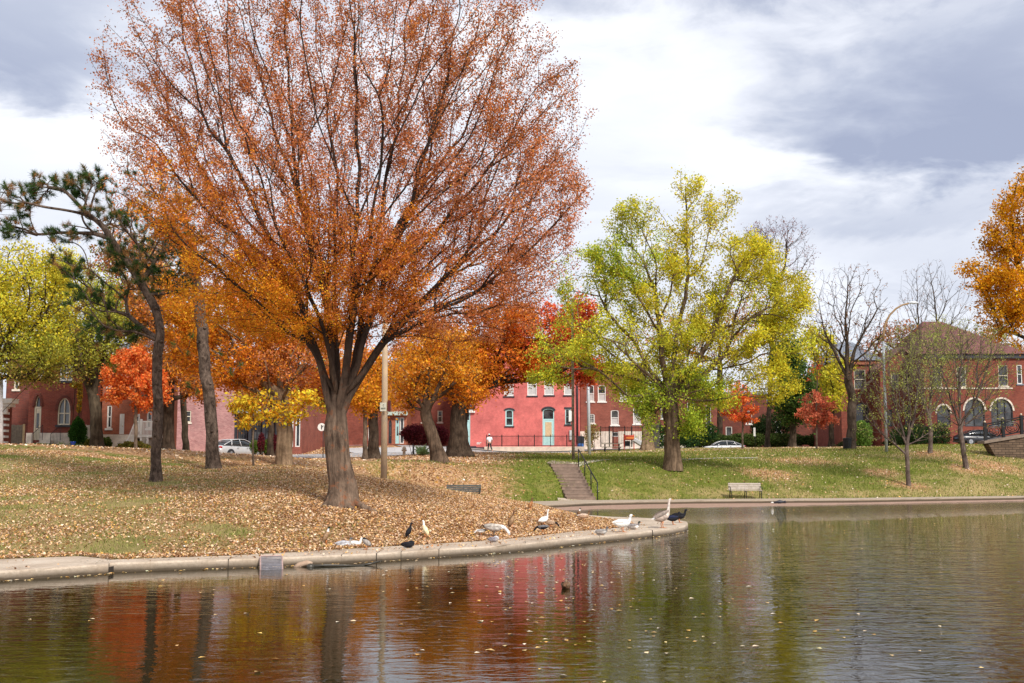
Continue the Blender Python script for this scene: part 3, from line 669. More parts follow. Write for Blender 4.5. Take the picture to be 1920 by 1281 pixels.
# --- the big vase-shaped tree -------------------------------------------------
fan = []
ends = [(215,200,-1.5),(255,90,1.5),(340,20,-2.5),(430,-40,1),(520,-80,-1),(600,-120,2.5),(680,-120,-2.5),(770,-90,1),(860,-20,-2),(945,60,2),(1010,160,-1.5),(1070,270,1),(1085,370,-1.5),(1060,470,1.5),(990,555,-1),(240,310,2),(300,400,-2.5),(350,500,1.5),(640,180,5),(630,230,-5),(820,190,4.5),(430,200,-4.5),(470,260,4.5),(860,290,-4.5),(540,60,4),(740,40,-4.5),(560,420,-4.2),(760,420,-4.5),(900,400,4.5)]
ends = np.array(ends, float); frs = np.random.RandomState(12); dirs = np.stack([(ends[:, 0]-640)/110, ends[:, 2]*1.1, (735-ends[:, 1])/160], -1); dirs /= np.linalg.norm(dirs, axis=1)[:, None]
cen = dirs[[0, 3, 5, 7, 10, 13, 18, 19, 26, 17, 16, 14, 22]]
for _ in range(8):
    lab = np.argmax(dirs@cen.T, 1); cen = np.array([dirs[lab == k].mean(0)/np.linalg.norm(dirs[lab == k].mean(0)) if (lab == k).any() else cen[k] for k in range(13)])
for k in range(13):
    mem = ends[lab == k]
    if not len(mem): continue
    ma, mb_, mc = mem.mean(0); sf = frs.uniform(.80, 1.0); f = frs.uniform(.24, .36); up = 30+.22*abs(ma-640)*.5
    fan.append((sf, [(640+(ma-640)*.10, 700+frs.uniform(-12, 12), mc*.1), (640+(ma-640)*f*.62+frs.uniform(-8, 8), 735+(mb_-735)*f*.62-up*.5, mc*f*.7), (640+(ma-640)*f, 735+(mb_-735)*f-up*.4, mc*f)]))
    pi = len(fan)
    for (a, b, c) in mem:
        x1, y1 = fan[pi-1][1][-1][:2]; z1 = fan[pi-1][1][-1][2]; j1, j2 = frs.uniform(-16, 16, 2); bow = .05*(a-640)
        fan.append((-pi, [(x1+(a-x1)*.3+bow*.8+j1, y1+(b-y1)*.3+j1*.4, z1+(c-z1)*.3), (x1+(a-x1)*.65+bow+j2, y1+(b-y1)*.65-j2*.4, z1+(c-z1)*.65+j1*.02), (a, b, c)]))
P1 = [(RUST, 1.0), (RUST_P, 1.05), (ORG+GOLD, 1.8), (GOLD+ORG, 2.0), (ORG+ORG+RUST_P, 1.5)]
big_blobs = [(640,90,405,235,6,1150,0),(345,190,172,175,4,290,0),(300,330,110,120,3.5,80,0),(430,400,190,150,5,300,4),(915,240,200,190,5,600,0),(960,380,150,120,4.5,400,1),(640,340,290,220,6,760,1),(960,510,130,80,4,170,1),(780,530,190,95,4.5,240,4),(450,540,140,90,4,170,3),(600,560,120,70,4.5,160,2),(650,500,210,90,4.5,260,4),(560,620,70,35,3,50,3),(700,600,110,45,3.5,110,4),(640,440,240,90,5,260,4),(330,400,80,90,3,50,3),(890,600,140,48,3.5,110,1)]
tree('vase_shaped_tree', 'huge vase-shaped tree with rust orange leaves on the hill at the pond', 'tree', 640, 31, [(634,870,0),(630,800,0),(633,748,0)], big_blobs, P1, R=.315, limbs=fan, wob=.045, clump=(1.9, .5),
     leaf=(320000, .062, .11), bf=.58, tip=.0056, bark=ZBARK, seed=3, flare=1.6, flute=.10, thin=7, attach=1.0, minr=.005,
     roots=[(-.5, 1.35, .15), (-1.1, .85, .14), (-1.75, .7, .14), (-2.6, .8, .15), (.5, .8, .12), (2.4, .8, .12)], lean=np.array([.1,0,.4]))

# --- left pines ---------------------------------------------------------------
def pine(label, px, D, trunk, limbs, blobs, R, seed, tufts=1):
    R = R*.88
    e, pos, par, cnt, rad = tree('pine_tree', label, 'tree', px, D, trunk, blobs, [(DGR, 1)], R=R, limbs=limbs, leaf=(0, .1, .1), bf=.3, tip=.011, bark=BK_PINE, seed=seed, attach=.97, flare=1.5, flute=.12, wob=.05, group='pines on the left hill')
    rng = np.random.default_rng(seed); tips = np.nonzero((cnt <= 1))[0]; tips = tips[tips > 20]
    tips = np.r_[tips, rng.choice(tips, int(len(tips)*.55*tufts))]
    C = pos[tips]+rng.normal(size=(len(tips), 3))*.05; d0 = pos[tips]-pos[par[tips]]; d0 /= np.linalg.norm(d0, axis=1)[:, None]+1e-6
    k = 60; n = len(C)*k; base = np.repeat(C, k, 0)-np.repeat(d0, k, 0)*rng.uniform(0, .16, (n, 1))
    d = rng.normal(size=(n, 3))*.8+np.repeat(d0, k, 0)*.8+[0, 0, .25]; d /= np.linalg.norm(d, axis=1)[:, None]
    s = np.cross(d, rng.normal(size=(n, 3))); s /= np.linalg.norm(s, axis=1)[:, None]; Ln = rng.uniform(.15, .26, (n, 1))
    V = np.stack([base-s*.0062, base+s*.0062, base+d*Ln], 1).reshape(-1, 3)
    pal = np.array([(.05,.10,.025),(.08,.14,.035),(.03,.065,.02),(.06,.11,.03)]); dead = rng.uniform(0, 1, len(C)) < .22
    cc = pal[rng.integers(0, 4, len(C))]; cc[dead] = (.36,.19,.07); cc = np.repeat(cc, k, 0)*rng.uniform(.7, 1.35, (n, 1))
    mesh_np('needles', V, np.arange(3*n).reshape(n, 3), FOL, e, col=np.repeat(cc, 3, 0))
    # cones and knots
    mb = MB()
    for i in rng.choice(tips, 26): MB().ball(pos[i]-[0, 0, .08], .045, .045, .07, 7, 5).build('cone', plain('pine_cone', (.06,.035,.02), .9), e, True)
    mb = MB(); tr = [i for i in range(3, min(14, len(pos))) ]
    for i in tr:
        a = rng.uniform(-2.6, -.5); r = rad[i]; MB().ball(pos[i]+np.array([math.cos(a), math.sin(a), 0])*r*.9+[0, 0, rng.uniform(-.1, .1)], .07, .07, .06, 8, 6).build('bark_knot', BK_PINE, e, True)
    return e
pine('leaning pine with a bare lower trunk, nearest the left edge', 293, 38, [(297,770,0),(299,640,0),(291,578,0),(262,528,0),(222,470,-.2),(195,425,-.3),(166,404,-.4)],
     [(1.0, [(130,395,-.5),(80,388,-.8),(20,372,-1)]), (.9, [(150,437,0),(70,441,.4),(10,436,.6)]), (.9, [(215,425,.5),(255,410,.9)]), (.52, [(240,590,.3),(190,560,.6),(140,520,.8),(95,480,1)]), (.55, [(250,620,-.4),(205,630,-.8)]),
      (.72, [(285,505,.2),(340,495,.5)]), (.66, [(320,550,-.2),(370,545,-.4)]), (1.0, [(175,370,.3),(185,345,.5)]), (.95, [(120,355,-.9),(75,345,-1.1)])],
     [(30,375,45,35,1,72,0),(80,350,30,28,.8,44,0),(25,430,40,22,.8,48,0),(150,350,60,30,1.2,80,0),(185,400,60,35,1.2,72,0),(120,440,60,22,1,41,0),(250,415,45,35,1.4,64,0),(330,455,70,45,1.6,112,0),(300,520,70,40,1.5,96,0),(140,500,45,38,1,54,0),(175,560,60,35,1.2,73,0),(210,620,60,30,1.2,80,0),(230,480,50,40,1.2,56,0),(170,330,30,18,.8,25,0)], .185, 21)
pine('shorter-looking pine with its trunk leaning left into the orange crown', 400, 46, [(396,790,0),(384,700,0),(379,640,0),(372,560,.3),(362,480,.4),(350,420,.3)],
     [(.5, [(430,700,.3),(452,684,.5)]), (.56, [(352,660,.3),(326,648,.5)]), (.42, [(372,735,-.3),(352,722,-.4)]), (.8, [(330,540,.6),(290,530,1)]), (.85, [(310,470,-.4),(270,460,-.6)]), (1., [(320,380,.3),(290,350,.4)]), (.7, [(420,600,.5),(470,590,.8)])],
     [(300,440,65,45,1.6,70,0),(330,370,60,45,1.6,60,0),(290,530,60,40,1.4,50,0),(400,480,60,60,1.6,60,0),(250,345,45,45,1.4,30,0)], .27, 22, .8)

# --- far green and yellow spreading tree ----------------------------------------
LIME = [(.46,.50,.045),(.36,.44,.04),(.54,.54,.05)]
PG = [(GRN+LIME, 1.15), (LIME+YG+GYE, 1.0), (GYE+GYE+YEL+LIME, 1.15), (LIME+GRN+GYE, .95), (YEL+YEL+LIME, .6)]
tree('spreading_tree', 'broad green and yellow tree with a twin trunk on the lawn right of the steps', 'tree', 1262, 70, [(1262,850,0),(1261,800,0),(1258,770,0),(1254,740,0)],
     [(1130,520,110,70,4,150,3),(1175,480,75,60,3.5,90,0),(1230,570,120,90,4.5,150,2),(1290,350,32,32,1.5,34,2),(1280,440,90,70,4,90,4),(1195,415,60,38,2.5,50,1),(1340,385,45,40,2,20,4),(1390,490,85,55,4,150,2),(1400,560,90,60,4,120,1),(1470,560,58,75,3.5,130,2),(1480,640,45,50,3,80,1),
      (1080,640,80,70,4,110,1),(1030,680,50,50,3,60,3),(1150,650,90,70,4.5,90,1),(1270,660,130,60,5,150,1),(1400,650,90,55,4,110,2),(1230,745,60,50,3,85,0),(1290,790,45,35,2.5,50,0),(1215,800,25,30,1.5,26,0),(1370,730,70,45,3,70,1),(1450,720,55,45,3,60,2),(1310,720,60,50,3,70,0),(1175,700,60,40,3,50,1),(1250,500,60,60,4,50,2),(1330,610,60,50,4,50,2)],
     PG, R=.47, limbs=[(1., [(1215,745,-.5),(1175,742,-1),(1130,700,-1.5),(1080,670,-2)]), (1., [(1222,700,.5),(1190,640,1),(1140,590,1.5),(1110,520,2)]), (1., [(1245,690,0),(1238,620,0),(1232,560,.5),(1205,480,1)]), (1., [(1262,680,.3),(1275,600,.6),(1290,520,.3),(1287,420,0),(1285,350,0)]),
        (1., [(1290,700,-.5),(1330,640,-1),(1360,560,-1.5),(1390,490,-2)]), (1., [(1300,720,.6),(1360,665,1),(1440,640,2),(1500,600,2.4)]), (.95, [(1320,752,-1),(1375,745,-2),(1420,700,-2.5)]), (1., [(1200,690,-2),(1150,640,-3)]), (1., [(1290,650,3),(1350,600,4)])],
     leaf=(104000, .145, .22), bf=.3, tip=.012, clump=(1.25, .8), bark=barkmat('bark_brown', (.05,.034,.024), (.24,.17,.115), 6, .12), seed=5, flare=1.25, flute=.2, thin=4, minr=.011, attach=.9)

# --- sugar maple with red side over the pink house -------------------------------
tree('maple_tree', 'large maple by the street, its crown orange at the left and red at the right', 'tree', 862, 84, [(860,800,0),(862,770,0),(868,750,0)],
     [(800,700,60,50,3,110,0),(850,660,90,60,4,160,0),(900,690,70,45,4,120,1),(960,650,80,70,4,170,2),(1040,640,75,75,4,170,3),(1080,600,45,50,3,80,3),(1000,695,80,30,3,100,2),(920,722,38,32,2.5,50,2),(1085,690,50,34,2.5,70,3),(870,725,50,30,2.5,50,1),(950,600,90,40,4,90,2)],
     [(ORG+GOLD, 1.1), (ORG, 1), ([(.68,.21,.025),(.66,.14,.025),(.72,.26,.03)], 1), (RED+[(.70,.2,.05)], 1)], R=.62, limbs=[(1., [(900,700,0),(950,670,-.5),(1010,660,-1)]), (1., [(860,700,.5),(840,650,1)]), (1., [(920,690,1),(1000,640,2),(1060,610,2.5)])],
     leaf=(46000, .23, .28), bf=.35, tip=.02, seed=6, clump=(1.5, .8), flare=1.9, flute=.1, thin=5, minr=.012, attach=.9, roots=[(-.4, 1.4, .2), (-2.6, 1.2, .2), (-1.5, .9, .16)])
tree('leaning_tree', 'dark leaning trunk with sparse golden leaves beside the concrete pole', 'tree', 825, 66, [(812,820,0),(800,785,0),(797,770,0)],
     [(790,700,75,55,3,130,0),(850,690,60,50,3,90,0),(760,740,40,35,2,45,0),(820,640,80,35,3,80,0),(880,740,45,35,2,40,1)],
     [(GOLD+ORG+[(.6,.36,.12)], 1), (ORG, 1)], R=.38, limbs=[(1., [(775,765,0),(750,740,.5),(735,722,.8)]), (1., [(803,720,0),(805,670,.4)]), (1., [(822,725,-.5),(845,680,-1)])], leaf=(12000, .17, .22), bf=.35, tip=.014, seed=7, flare=1.6, flute=.12, thin=4, minr=.01, attach=.9, bark=barkmat('bark_mid', (.05,.036,.026), (.17,.12,.085), 7, .2))

# --- orange tree behind the big one ----------------------------------------------
tree('orange_tree', 'wide low orange tree behind the huge tree, with a thick pale trunk', 'tree', 533, 52, [(533,840,0),(532,790,0),(528,752,0)],
     [(440,680,110,55,4,200,0),(400,620,80,60,3.5,130,1),(540,690,110,50,4,180,2),(480,590,110,70,4,180,0),(360,590,50,55,3,70,1),(620,660,90,60,4,110,2),(600,720,70,30,3,60,2),(350,650,45,40,2.5,50,0)],
     [(ORG, 1.1), (GOLD+ORG, 1.2), (RUST_P+ORG, 1)], R=.36, limbs=[(1., [(500,720,0),(450,690,.5),(400,665,.8)]), (1., [(480,735,-1),(430,710,-2)]), (1., [(520,690,.5),(490,620,.8)]), (1., [(555,700,0),(600,660,.4)]), (1., [(545,725,2),(590,715,3)])],
     leaf=(46000, .13, .17), bf=.45, tip=.012, seed=8, clump=(1.5, .75), flare=1.15, flute=.1, bark=BK_TAN, thin=5, minr=.009, attach=.9)
# --- young trees ---------------------------------------------------------------
def sapling(name, label, px, D, top, blobs, pal, n, ls, seed, R=.06, group=None, bark=None, bf=.35, spread=.12):
    tr = [(px, top+(0), 0)]
    return tree(name, label, 'tree', px, D, tr, blobs, pal, R=R, leaf=(n, ls, spread), bf=bf, tip=.008, seed=seed, flare=1.2, flute=0, thin=5, minr=.006, attach=.72, bark=bark or BK_TWIG, group=group)
sapling('yellow_sapling', 'thin sapling with large bright yellow leaves in front of the thick pale trunk', 475, 47, 770, [(470,772,50,30,1.3,34,0),(540,768,52,26,1.2,30,0),(445,760,24,24,.8,12,0),(490,742,34,16,1,12,0),(592,752,20,22,.8,8,0),(560,742,20,14,.7,8,0)], [(YEL+GOLD, 1)], 1900, .165, 31, .045, bark=BK_GREY)
sapling('red_maple', 'small round bright orange-red maple in front of the left brick houses', 253, 66, 700, [(255,715,64,58,2.0,180,0),(250,672,42,28,1.3,60,0),(300,735,22,28,1,30,0),(215,735,25,30,1,30,0)], [(ORED, 1)], 15000, .16, 32, .1, bark=BK_GREY)
sapling('red_maple', 'small red-orange maple on the lawn crest above the slatted bench', 1393, 103, 760, [(1385,760,38,40,1.9,70,0),(1378,735,28,24,1.3,30,1),(1405,785,20,20,1,20,0)], [(RED+ORED, 1), (ORED, 1)], 4200, .2, 33, .09, 'young red maples on the lawn', BK_GREY)
sapling('red_maple', 'small salmon-red maple with bare upper twigs, left of the black bin', 1532, 95, 700, [(1530,765,42,38,1.9,90,0),(1530,690,26,42,1.3,60,1),(1545,790,32,20,1.2,30,0)], [([(.62,.17,.09),(.56,.12,.07),(.66,.24,.13)], 1), (RED, .05)], 4200, .19, 34, .085, 'young red maples on the lawn', BK_GREY)
# --- twiggy small trees on the right ---------------------------------------------
tw = [([(.26,.30,.07),(.36,.36,.10)], 1.0)]
def twiggy(label, px, D, trunk, limbs, blobs, seed, R, n):
    return tree('twiggy_tree', label, 'tree', px, D, trunk, blobs, tw, R=R, limbs=limbs, leaf=(int(n*2.6), .11, .1), bf=.5, tip=.0066, seed=seed, flare=1.3, flute=.05, thin=3, minr=.0068, attach=.8, bark=BK_TWIG, group='small twiggy trees on the right bank')
twiggy('nearly bare twiggy tree lowest on the right bank, beside the water path', 1703, 71.5, [(1702,870,0),(1700,835,0)], [(1., [(1670,790,-.4),(1640,730,-.6)]), (1., [(1680,760,.4),(1665,690,.6)]), (1., [(1715,770,0),(1725,680,0)]), (1., [(1745,810,.5),(1790,770,.8)]), (.9, [(1660,820,.2),(1610,770,.3)])],
       [(1670,720,75,90,2.4,1100,0),(1720,690,60,100,2.2,560,0),(1650,790,60,40,1.6,180,0),(1750,790,55,40,1.6,160,0)], 41, .13, 1500)
twiggy('twiggy tree standing behind the other two small ones on the right bank', 1745, 84, [(1745,820,0),(1742,780,0)], [(1., [(1720,720,.4),(1700,640,.6)]), (1., [(1750,700,0),(1755,620,0)]), (1., [(1770,730,.5),(1800,670,.8)])],
       [(1740,680,85,80,3,1300,0),(1700,640,50,45,2,240,0),(1760,620,60,35,2,260,0)], 42, .15, 1500)
twiggy('largest twiggy tree with leafy sprouts at its foot, left of the iron railing', 1812, 77, [(1806,840,0),(1800,800,0)], [(1., [(1780,740,.4),(1755,660,.6)]), (1., [(1800,720,-.4),(1805,630,-.4)]), (1., [(1830,750,.3),(1860,660,.5)]), (1., [(1840,780,.5),(1900,720,.8)])],
       [(1800,690,90,100,3,1500,0),(1860,680,55,85,2.2,700,0),(1780,640,80,50,2.4,380,0),(1870,770,45,40,1.6,140,0),(1812,845,16,26,.6,30,0)], 43, .16, 2000)
# --- bare trees --------------------------------------------------------------
tree('bare_tree', 'dark leafless tree with a leaning forked trunk beside the black bin', 'tree', 1597, 92, [(1597,790,0),(1598,745,0),(1590,710,0)],
     [(1590,580,80,95,4,800,0),(1640,620,45,70,3,330,0),(1545,620,40,60,3,260,0),(1600,690,70,30,3,140,0)], [(BRN, 1)], R=.36, limbs=[(1., [(1570,670,.5),(1545,620,1),(1535,560,1)]), (1., [(1590,660,0),(1585,600,0),(1590,520,0)]), (.6, [(1625,720,.4),(1650,700,.6)]), (1., [(1605,650,-.5),(1640,590,-1)])],
     leaf=(1200, .14, .1), bf=.35, tip=.008, seed=51, flare=1.3, minr=.008, attach=.9, thin=2, bark=barkmat('bark_bare', (.03,.022,.018), (.11,.085,.065), 6, .2))
bare = [('tall slim bare tree behind the houses, left one of the pair', 1722, 135, [(1722,640,0),(1720,560,0),(1718,510,0)], [(1720,560,38,70,3,320,0),(1700,620,40,40,3,140,0)], 52),
        ('tall slim bare tree behind the houses, right one of the pair', 1762, 138, [(1760,640,0),(1752,560,0),(1742,500,0)], [(1750,540,30,60,3,260,0),(1790,570,40,60,3,260,0),(1800,640,45,30,3,140,0)], 53)]
for l, px, D, t, b, s in bare: tree('bare_tree', l, 'tree', px, D, t, b, [(BRN, 1)], R=.17, leaf=(200, .15, .1), bf=.5, tip=.009, seed=s, minr=.009, attach=.55, thin=1, bark=MATS['bark_bare'])
tree('sparse_tree', 'tall nearly bare tree with purplish leaves rising behind the green and yellow crown', 'tree', 1440, 118, [(1450,600,0),(1462,520,0)], [(1460,440,60,35,4,260,0),(1440,500,70,60,4,190,0),(1500,490,35,50,3,130,0),(1420,430,30,20,2,50,0)], [([(.22,.10,.10),(.3,.14,.11)], 1)], R=.24, leaf=(2200, .15, .2), bf=.35, tip=.01, seed=54, minr=.009, attach=.6, thin=2, bark=MATS['bark_bare'])
tree('bare_tree', 'leafless treetop poking into the frame at the left edge', 'tree', -60, 60, [(-55,600,0),(-50,450,0)], [(-20,380,45,70,3,60,0),(-60,400,60,80,3,60,0)], [(BRN, 1)], R=.2, leaf=(0, .1, .1), bf=.5, tip=.012, seed=55, minr=.011, attach=.6, bark=MATS['bark_bare'])
# --- golden tree at the right edge --------------------------------------------
tree('golden_tree', 'dense golden orange tree cut by the right edge of the picture', 'tree', 1965, 98, [(1965,760,0),(1960,640,0),(1955,560,0)],
     [(1935,380,70,60,4,170,0),(1900,450,55,50,3.5,130,0),(1860,520,58,34,3,110,0),(1900,560,70,55,4,160,0),(1960,480,70,80,4,150,0),(1870,590,48,30,3,60,0),(1950,620,80,40,4,80,0),(1830,505,28,16,1.5,20,0),(2020,450,80,110,4,120,0),(1925,345,26,24,2,24,0)],
     [([(.72,.35,.012),(.66,.28,.012),(.76,.42,.02),(.58,.22,.015)], 1)], R=.4, leaf=(40000, .23, .32), bf=.3, tip=.02, seed=56, clump=(1.5, .75), minr=.014, attach=.5, thin=5)
# --- left yellow-green street trees -------------------------------------------
PL = [(YG+OLV, 1), (YG+YEL, 1), (OLV+[(.5,.3,.08)], 1)]
tree('street_tree', 'tall yellow-green tree at the far left edge, limbs over the striped porch', 'tree', -75, 62, [(-65,780,0),(-40,740,0)],
     [(40,530,95,75,5,260,1),(30,610,100,60,5,230,1),(20,680,75,45,4,150,0),(-70,560,110,110,5,150,1),(100,560,45,60,4,80,1),(70,650,60,50,4,100,0),(60,700,40,22,3,50,2)], PL, R=.34, limbs=[(1., [(-10,790,0),(40,735,0),(90,690,-.5),(120,682,-.8)]), (1., [(0,680,1),(30,600,1.5),(40,530,2)])],
     leaf=(42000, .15, .26), bf=.35, tip=.016, seed=61, clump=(1.5, .75), minr=.011, attach=.8, thin=5, bark=BK_DARK, group='yellow-green trees along the left street')
tree('street_tree', 'yellow-green forked tree between the arched brick house and the red maple', 'tree', 181, 69, [(180,800,0),(178,760,0),(176,745,0)],
     [(150,560,70,70,4,160,0),(180,640,80,60,4,190,0),(120,640,60,60,4,120,0),(140,690,55,28,3,60,2),(215,600,40,60,3,70,0),(110,500,50,40,3,50,1)], PL, R=.34, limbs=[(1., [(160,710,0),(130,670,0),(110,630,.4)]), (1., [(178,690,.3),(172,620,.5)]), (1., [(192,690,-.3),(200,610,-.4)]), (1., [(168,700,1),(150,640,2)])],
     leaf=(26000, .15, .26), bf=.4, tip=.016, seed=62, clump=(1.5, .75), minr=.011, attach=.85, thin=5, bark=barkmat('bark_elm', (.035,.028,.02), (.13,.105,.075), 7, .2), group='yellow-green trees along the left street')
tree('street_tree', 'dark trunk with orange-brown leaves just right of the red maple', 'tree', 316, 70, [(316,780,0),(318,720,0)], [(320,640,60,70,4,150,0),(290,560,60,60,4,110,0),(350,700,35,35,3,50,0),(375,730,38,30,2.5,60,0)], [(ORG+BRN, 1)], R=.33, leaf=(15000, .17, .25), bf=.35, tip=.015, seed=63, minr=.012, attach=.8, thin=4, bark=BK_DARK)
tree('street_tree', 'slender grey forked tree between the two pines', 'tree', 348, 76, [(346,790,0),(343,740,0),(343,728,0)], [(345,680,45,45,3,90,0),(370,640,50,50,3,70,0),(320,690,30,30,2,30,0)], [(OLV+ORG, 1)], R=.21, leaf=(8000, .15, .22), bf=.4, tip=.014, seed=64, minr=.011, attach=.85, thin=4, bark=MATS['bark_elm'])
# --- background trees between and behind the houses ---------------------------
bgt = [('russet tree filling the gap behind the pines', 270, 105, [(270,560,110,110,6,260,0),(230,470,60,50,5,80,0),(330,500,90,80,5,120,0)], RUST_P+BRN+OLV, .34, 14000, 71),
       ('bronze tree rising behind the brick building left of the huge trunk', 450, 118, [(450,600,120,90,7,220,0),(560,650,100,70,6,150,0)], RUST_P+ORG, .36, 12000, 72),
       ('orange street tree with a low fork, right of the huge trunk', 700, 80, [(700,740,45,38,3,80,0),(690,690,60,40,4,100,0),(660,720,30,40,3,40,0)], ORG+GOLD, .36, 9500, 73),
       ('orange tree in the street gap right of the concrete pole', 760, 130, [(750,700,60,50,5,110,0),(800,650,80,50,5,110,0)], ORG+RUST_P, .3, 7500, 74),
       ('dense dark green tree behind the young salmon-red maple', 1487, 112, [(1487,735,42,55,3.5,150,0),(1478,670,30,40,3,60,0),(1500,780,30,22,2.5,40,0)], DGR+[(.13,.2,.04)], .3, 15000, 75),
       ('brown autumn tree behind the brick gable houses', 1350, 140, [(1340,640,110,60,6,160,0),(1400,590,70,60,6,90,0),(1250,640,80,60,5,90,0)], OLV+BRN+ORG, .34, 8000, 76),
       ('reddish twiggy tree behind the right brick house', 1690, 125, [(1690,630,70,30,4,110,0),(1640,650,40,30,4,40,0)], BRN+RUST_P, .3, 1600, 77),
       ('yellow tree glowing behind the dark bare tree', 1560, 118, [(1555,700,40,45,3,80,0),(1530,640,35,40,3,50,0),(1565,740,30,25,3,30,0)], YG+GYE, .26, 6500, 78),
       ('faint russet tree behind the golden tree', 1860, 130, [(1850,640,60,30,4,60,0),(1890,660,40,20,4,30,0)], BRN+GOLD, .26, 2200, 79),
       ('yellow-green tree in the street left of the huge trunk', 628, 88, [(610,740,35,28,2.5,60,0),(630,700,40,35,3,60,0)], YG+GOLD, .22, 5000, 80),
       ('small dark-stemmed tree beside the thick pale trunk', 508, 72, [(500,740,45,35,3,60,0)], ORG+OLV, .2, 2500, 81),
       ('slim street tree in front of the corner shop', 684, 74, [(680,735,30,30,2.5,40,0)], ORG+GOLD, .15, 3000, 82)]
for l, px, D, b, pal, R, n, s in bgt:
    top = max(x[1]+x[3]*.4 for x in b); tx = px
    tree('background_tree' if D > 100 else 'street_tree', l, 'tree', px, D, [(tx, min(top+10, 800), 0), (tx, top-20, 0)], b, [(pal, 1)], R=R, leaf=(n, .28 if D > 100 else .2, .35), bf=.35, tip=.02, seed=s, minr=.014, attach=.7, thin=4, bark=BK_DARK if s != 82 else BK_GREY)

# --- shrubs ------------------------------------------------------------------
def shrub(name, label, cat, blobs, D, n, ls, pal, seed, group=None, stems=10, stem_c=None):
    """blobs: (px,py,rx,ry) in the picture at distance D; shell-heavy leaf cloud over a stem bundle"""
    rng = np.random.default_rng(seed); b0 = blobs[0]; x0 = XP(b0[0], D, 2.5); base = (x0, D, h1(x0, D)-.03)
    e = empty(name, base, 0, label, cat, group); Cs = []
    A = np.array([b[2]*b[3] for b in blobs], float); A /= A.sum()
    mb = MB()
    for b, a in zip(blobs, A):
        k = int(n*a); s = D/F; v = rng.normal(size=(k, 3)); v /= np.linalg.norm(v, axis=1)[:, None]
        bumps = 1+.10*np.sin(v[:, 0]*9+seed)*np.sin(v[:, 2]*8+1)+.08*np.sin(v[:, 1]*15+v[:, 0]*11)
        v *= (rng.uniform(0, 1, (k, 1))**.25)*bumps[:, None]
        c = P(b[0], b[1], D); Cs.append(c+v*[b[2]*s, (b[2]*s*.8 if len(b) < 5 else b[4]), b[3]*s])
        for _ in range(max(2, int(stems*a))):
            t = c+rng.normal(size=3)*.4*[b[2]*s, b[2]*s*.6, b[3]*s]; q = np.array([c[0]+rng.normal()*b[2]*s*.2, D+rng.normal()*.1, 0]); q[2] = h1(q[0], q[1])-.05
            MB().tube([q, (q+t)/2+rng.normal(size=3)*.05, t], [.025, .018, .008], 5).build('stem', stem_c or BK_DARK, e, True)
    C = np.vstack(Cs); gz = h1(x0, D); C = C[C[:, 2] > gz-.1]; V, Fq = leaf_quads(C, ls, 0, .6, rng)
    mesh_np('leaves', V, Fq, FOL, e, col=np.repeat(pick(pal, len(C), rng, .3), 4, 0)); return e
shrub('arborvitae', 'dense cone-shaped evergreen beside the arched brick window', 'shrub', [(146,815,17,24),(146,800,12,16),(146,790,6,9)], 72, 9000, .09, [(.035,.10,.015),(.05,.14,.02),(.02,.06,.01)], 91)
shrub('barberry_bush', 'big round maroon bush behind the leaning dark trunk', 'shrub', [(785,815,34,20),(822,818,20,20),(770,812,18,14)], 92, 9000, .13, MAR, 92)
shrub('grass_clump', 'tawny green ornamental grasses under the red maple', 'plant', [(250,842,32,14),(290,848,20,10),(225,845,15,8)], 71, 4500, .16, [(.26,.22,.05),(.36,.25,.06),(.16,.19,.03)], 93)
shrub('garden_shrub', 'small dark green shrub right of the forked tree trunk', 'shrub', [(200,832,10,12)], 71, 1500, .1, [(.06,.10,.02),(.12,.14,.03)], 94)
shrub('garden_shrub', 'olive shrub left of the forked tree trunk, by the grey pots', 'shrub', [(168,832,9,9)], 71, 1300, .1, [(.12,.13,.02),(.2,.19,.04)], 95)
shrub('ground_plants', 'bright green low plants along the foot of the arched brick house', 'plant', [(75,835,22,4),(50,836,12,4)], 72, 2200, .09, [(.08,.2,.02),(.12,.26,.03)], 96)
shrub('wall_vine', 'golden vine climbing the right corner of the arched brick house', 'vine', [(150,740,4,26,.25),(140,722,10,6,.25),(148,765,4,10,.2)], 74.4, 1500, .14, GOLD+OLV, 97)
for i, (l, bl, D, n, pal, s) in enumerate([('low clipped green hedge nearest the silver car', [(478,838,10,12),(490,838,8,12)], 84, 2400, [(.09,.15,.02),(.14,.2,.03)], 101), ('maroon column shrub in the hedge row beside the silver car', [(490,830,7,18)], 82, 1500, MAR, 102),
     ('green clipped shrub between two maroon ones', [(500,838,8,13)], 83, 1500, [(.09,.15,.02),(.14,.2,.03)], 103), ('maroon column shrub left of the thick pale trunk', [(517,832,8,18)], 83, 1500, MAR, 104)]):
    shrub('hedge_shrub', l, 'shrub', bl, D, n, .1, pal, s, 'shrub row beside the silver car')
shrub('hedge', 'long clipped dark green hedge behind the white car and the young maples', 'hedge', [(1320,826,60,13,1.0),(1400,826,50,13,1.0),(1470,826,50,13,1.),(1540,826,38,13,1.)], 134, 26000, .2, [(.04,.075,.018),(.07,.11,.025),(.1,.12,.03)], 105)
shrub('evergreen_bush', 'very dark evergreen bush behind the hedge, right of the signpost', 'shrub', [(1450,800,36,26),(1425,805,18,18)], 137, 6500, .2, [(.02,.04,.012),(.03,.055,.018)], 106)
shrub('evergreen_bush', 'dark green bush behind the twin trunk', 'shrub', [(1235,818,16,26),(1215,815,14,24),(1330,810,18,16),(1290,822,26,18)], 128, 8000, .19, [(.03,.075,.02),(.05,.1,.03)], 107)
shrub('round_bush', 'rounded green bush right of the lamp post under the twiggy trees', 'shrub', [(1762,818,20,26),(1720,815,40,20),(1690,818,22,16)], 108, 9000, .16, [(.05,.10,.03),(.08,.15,.05)], 108)
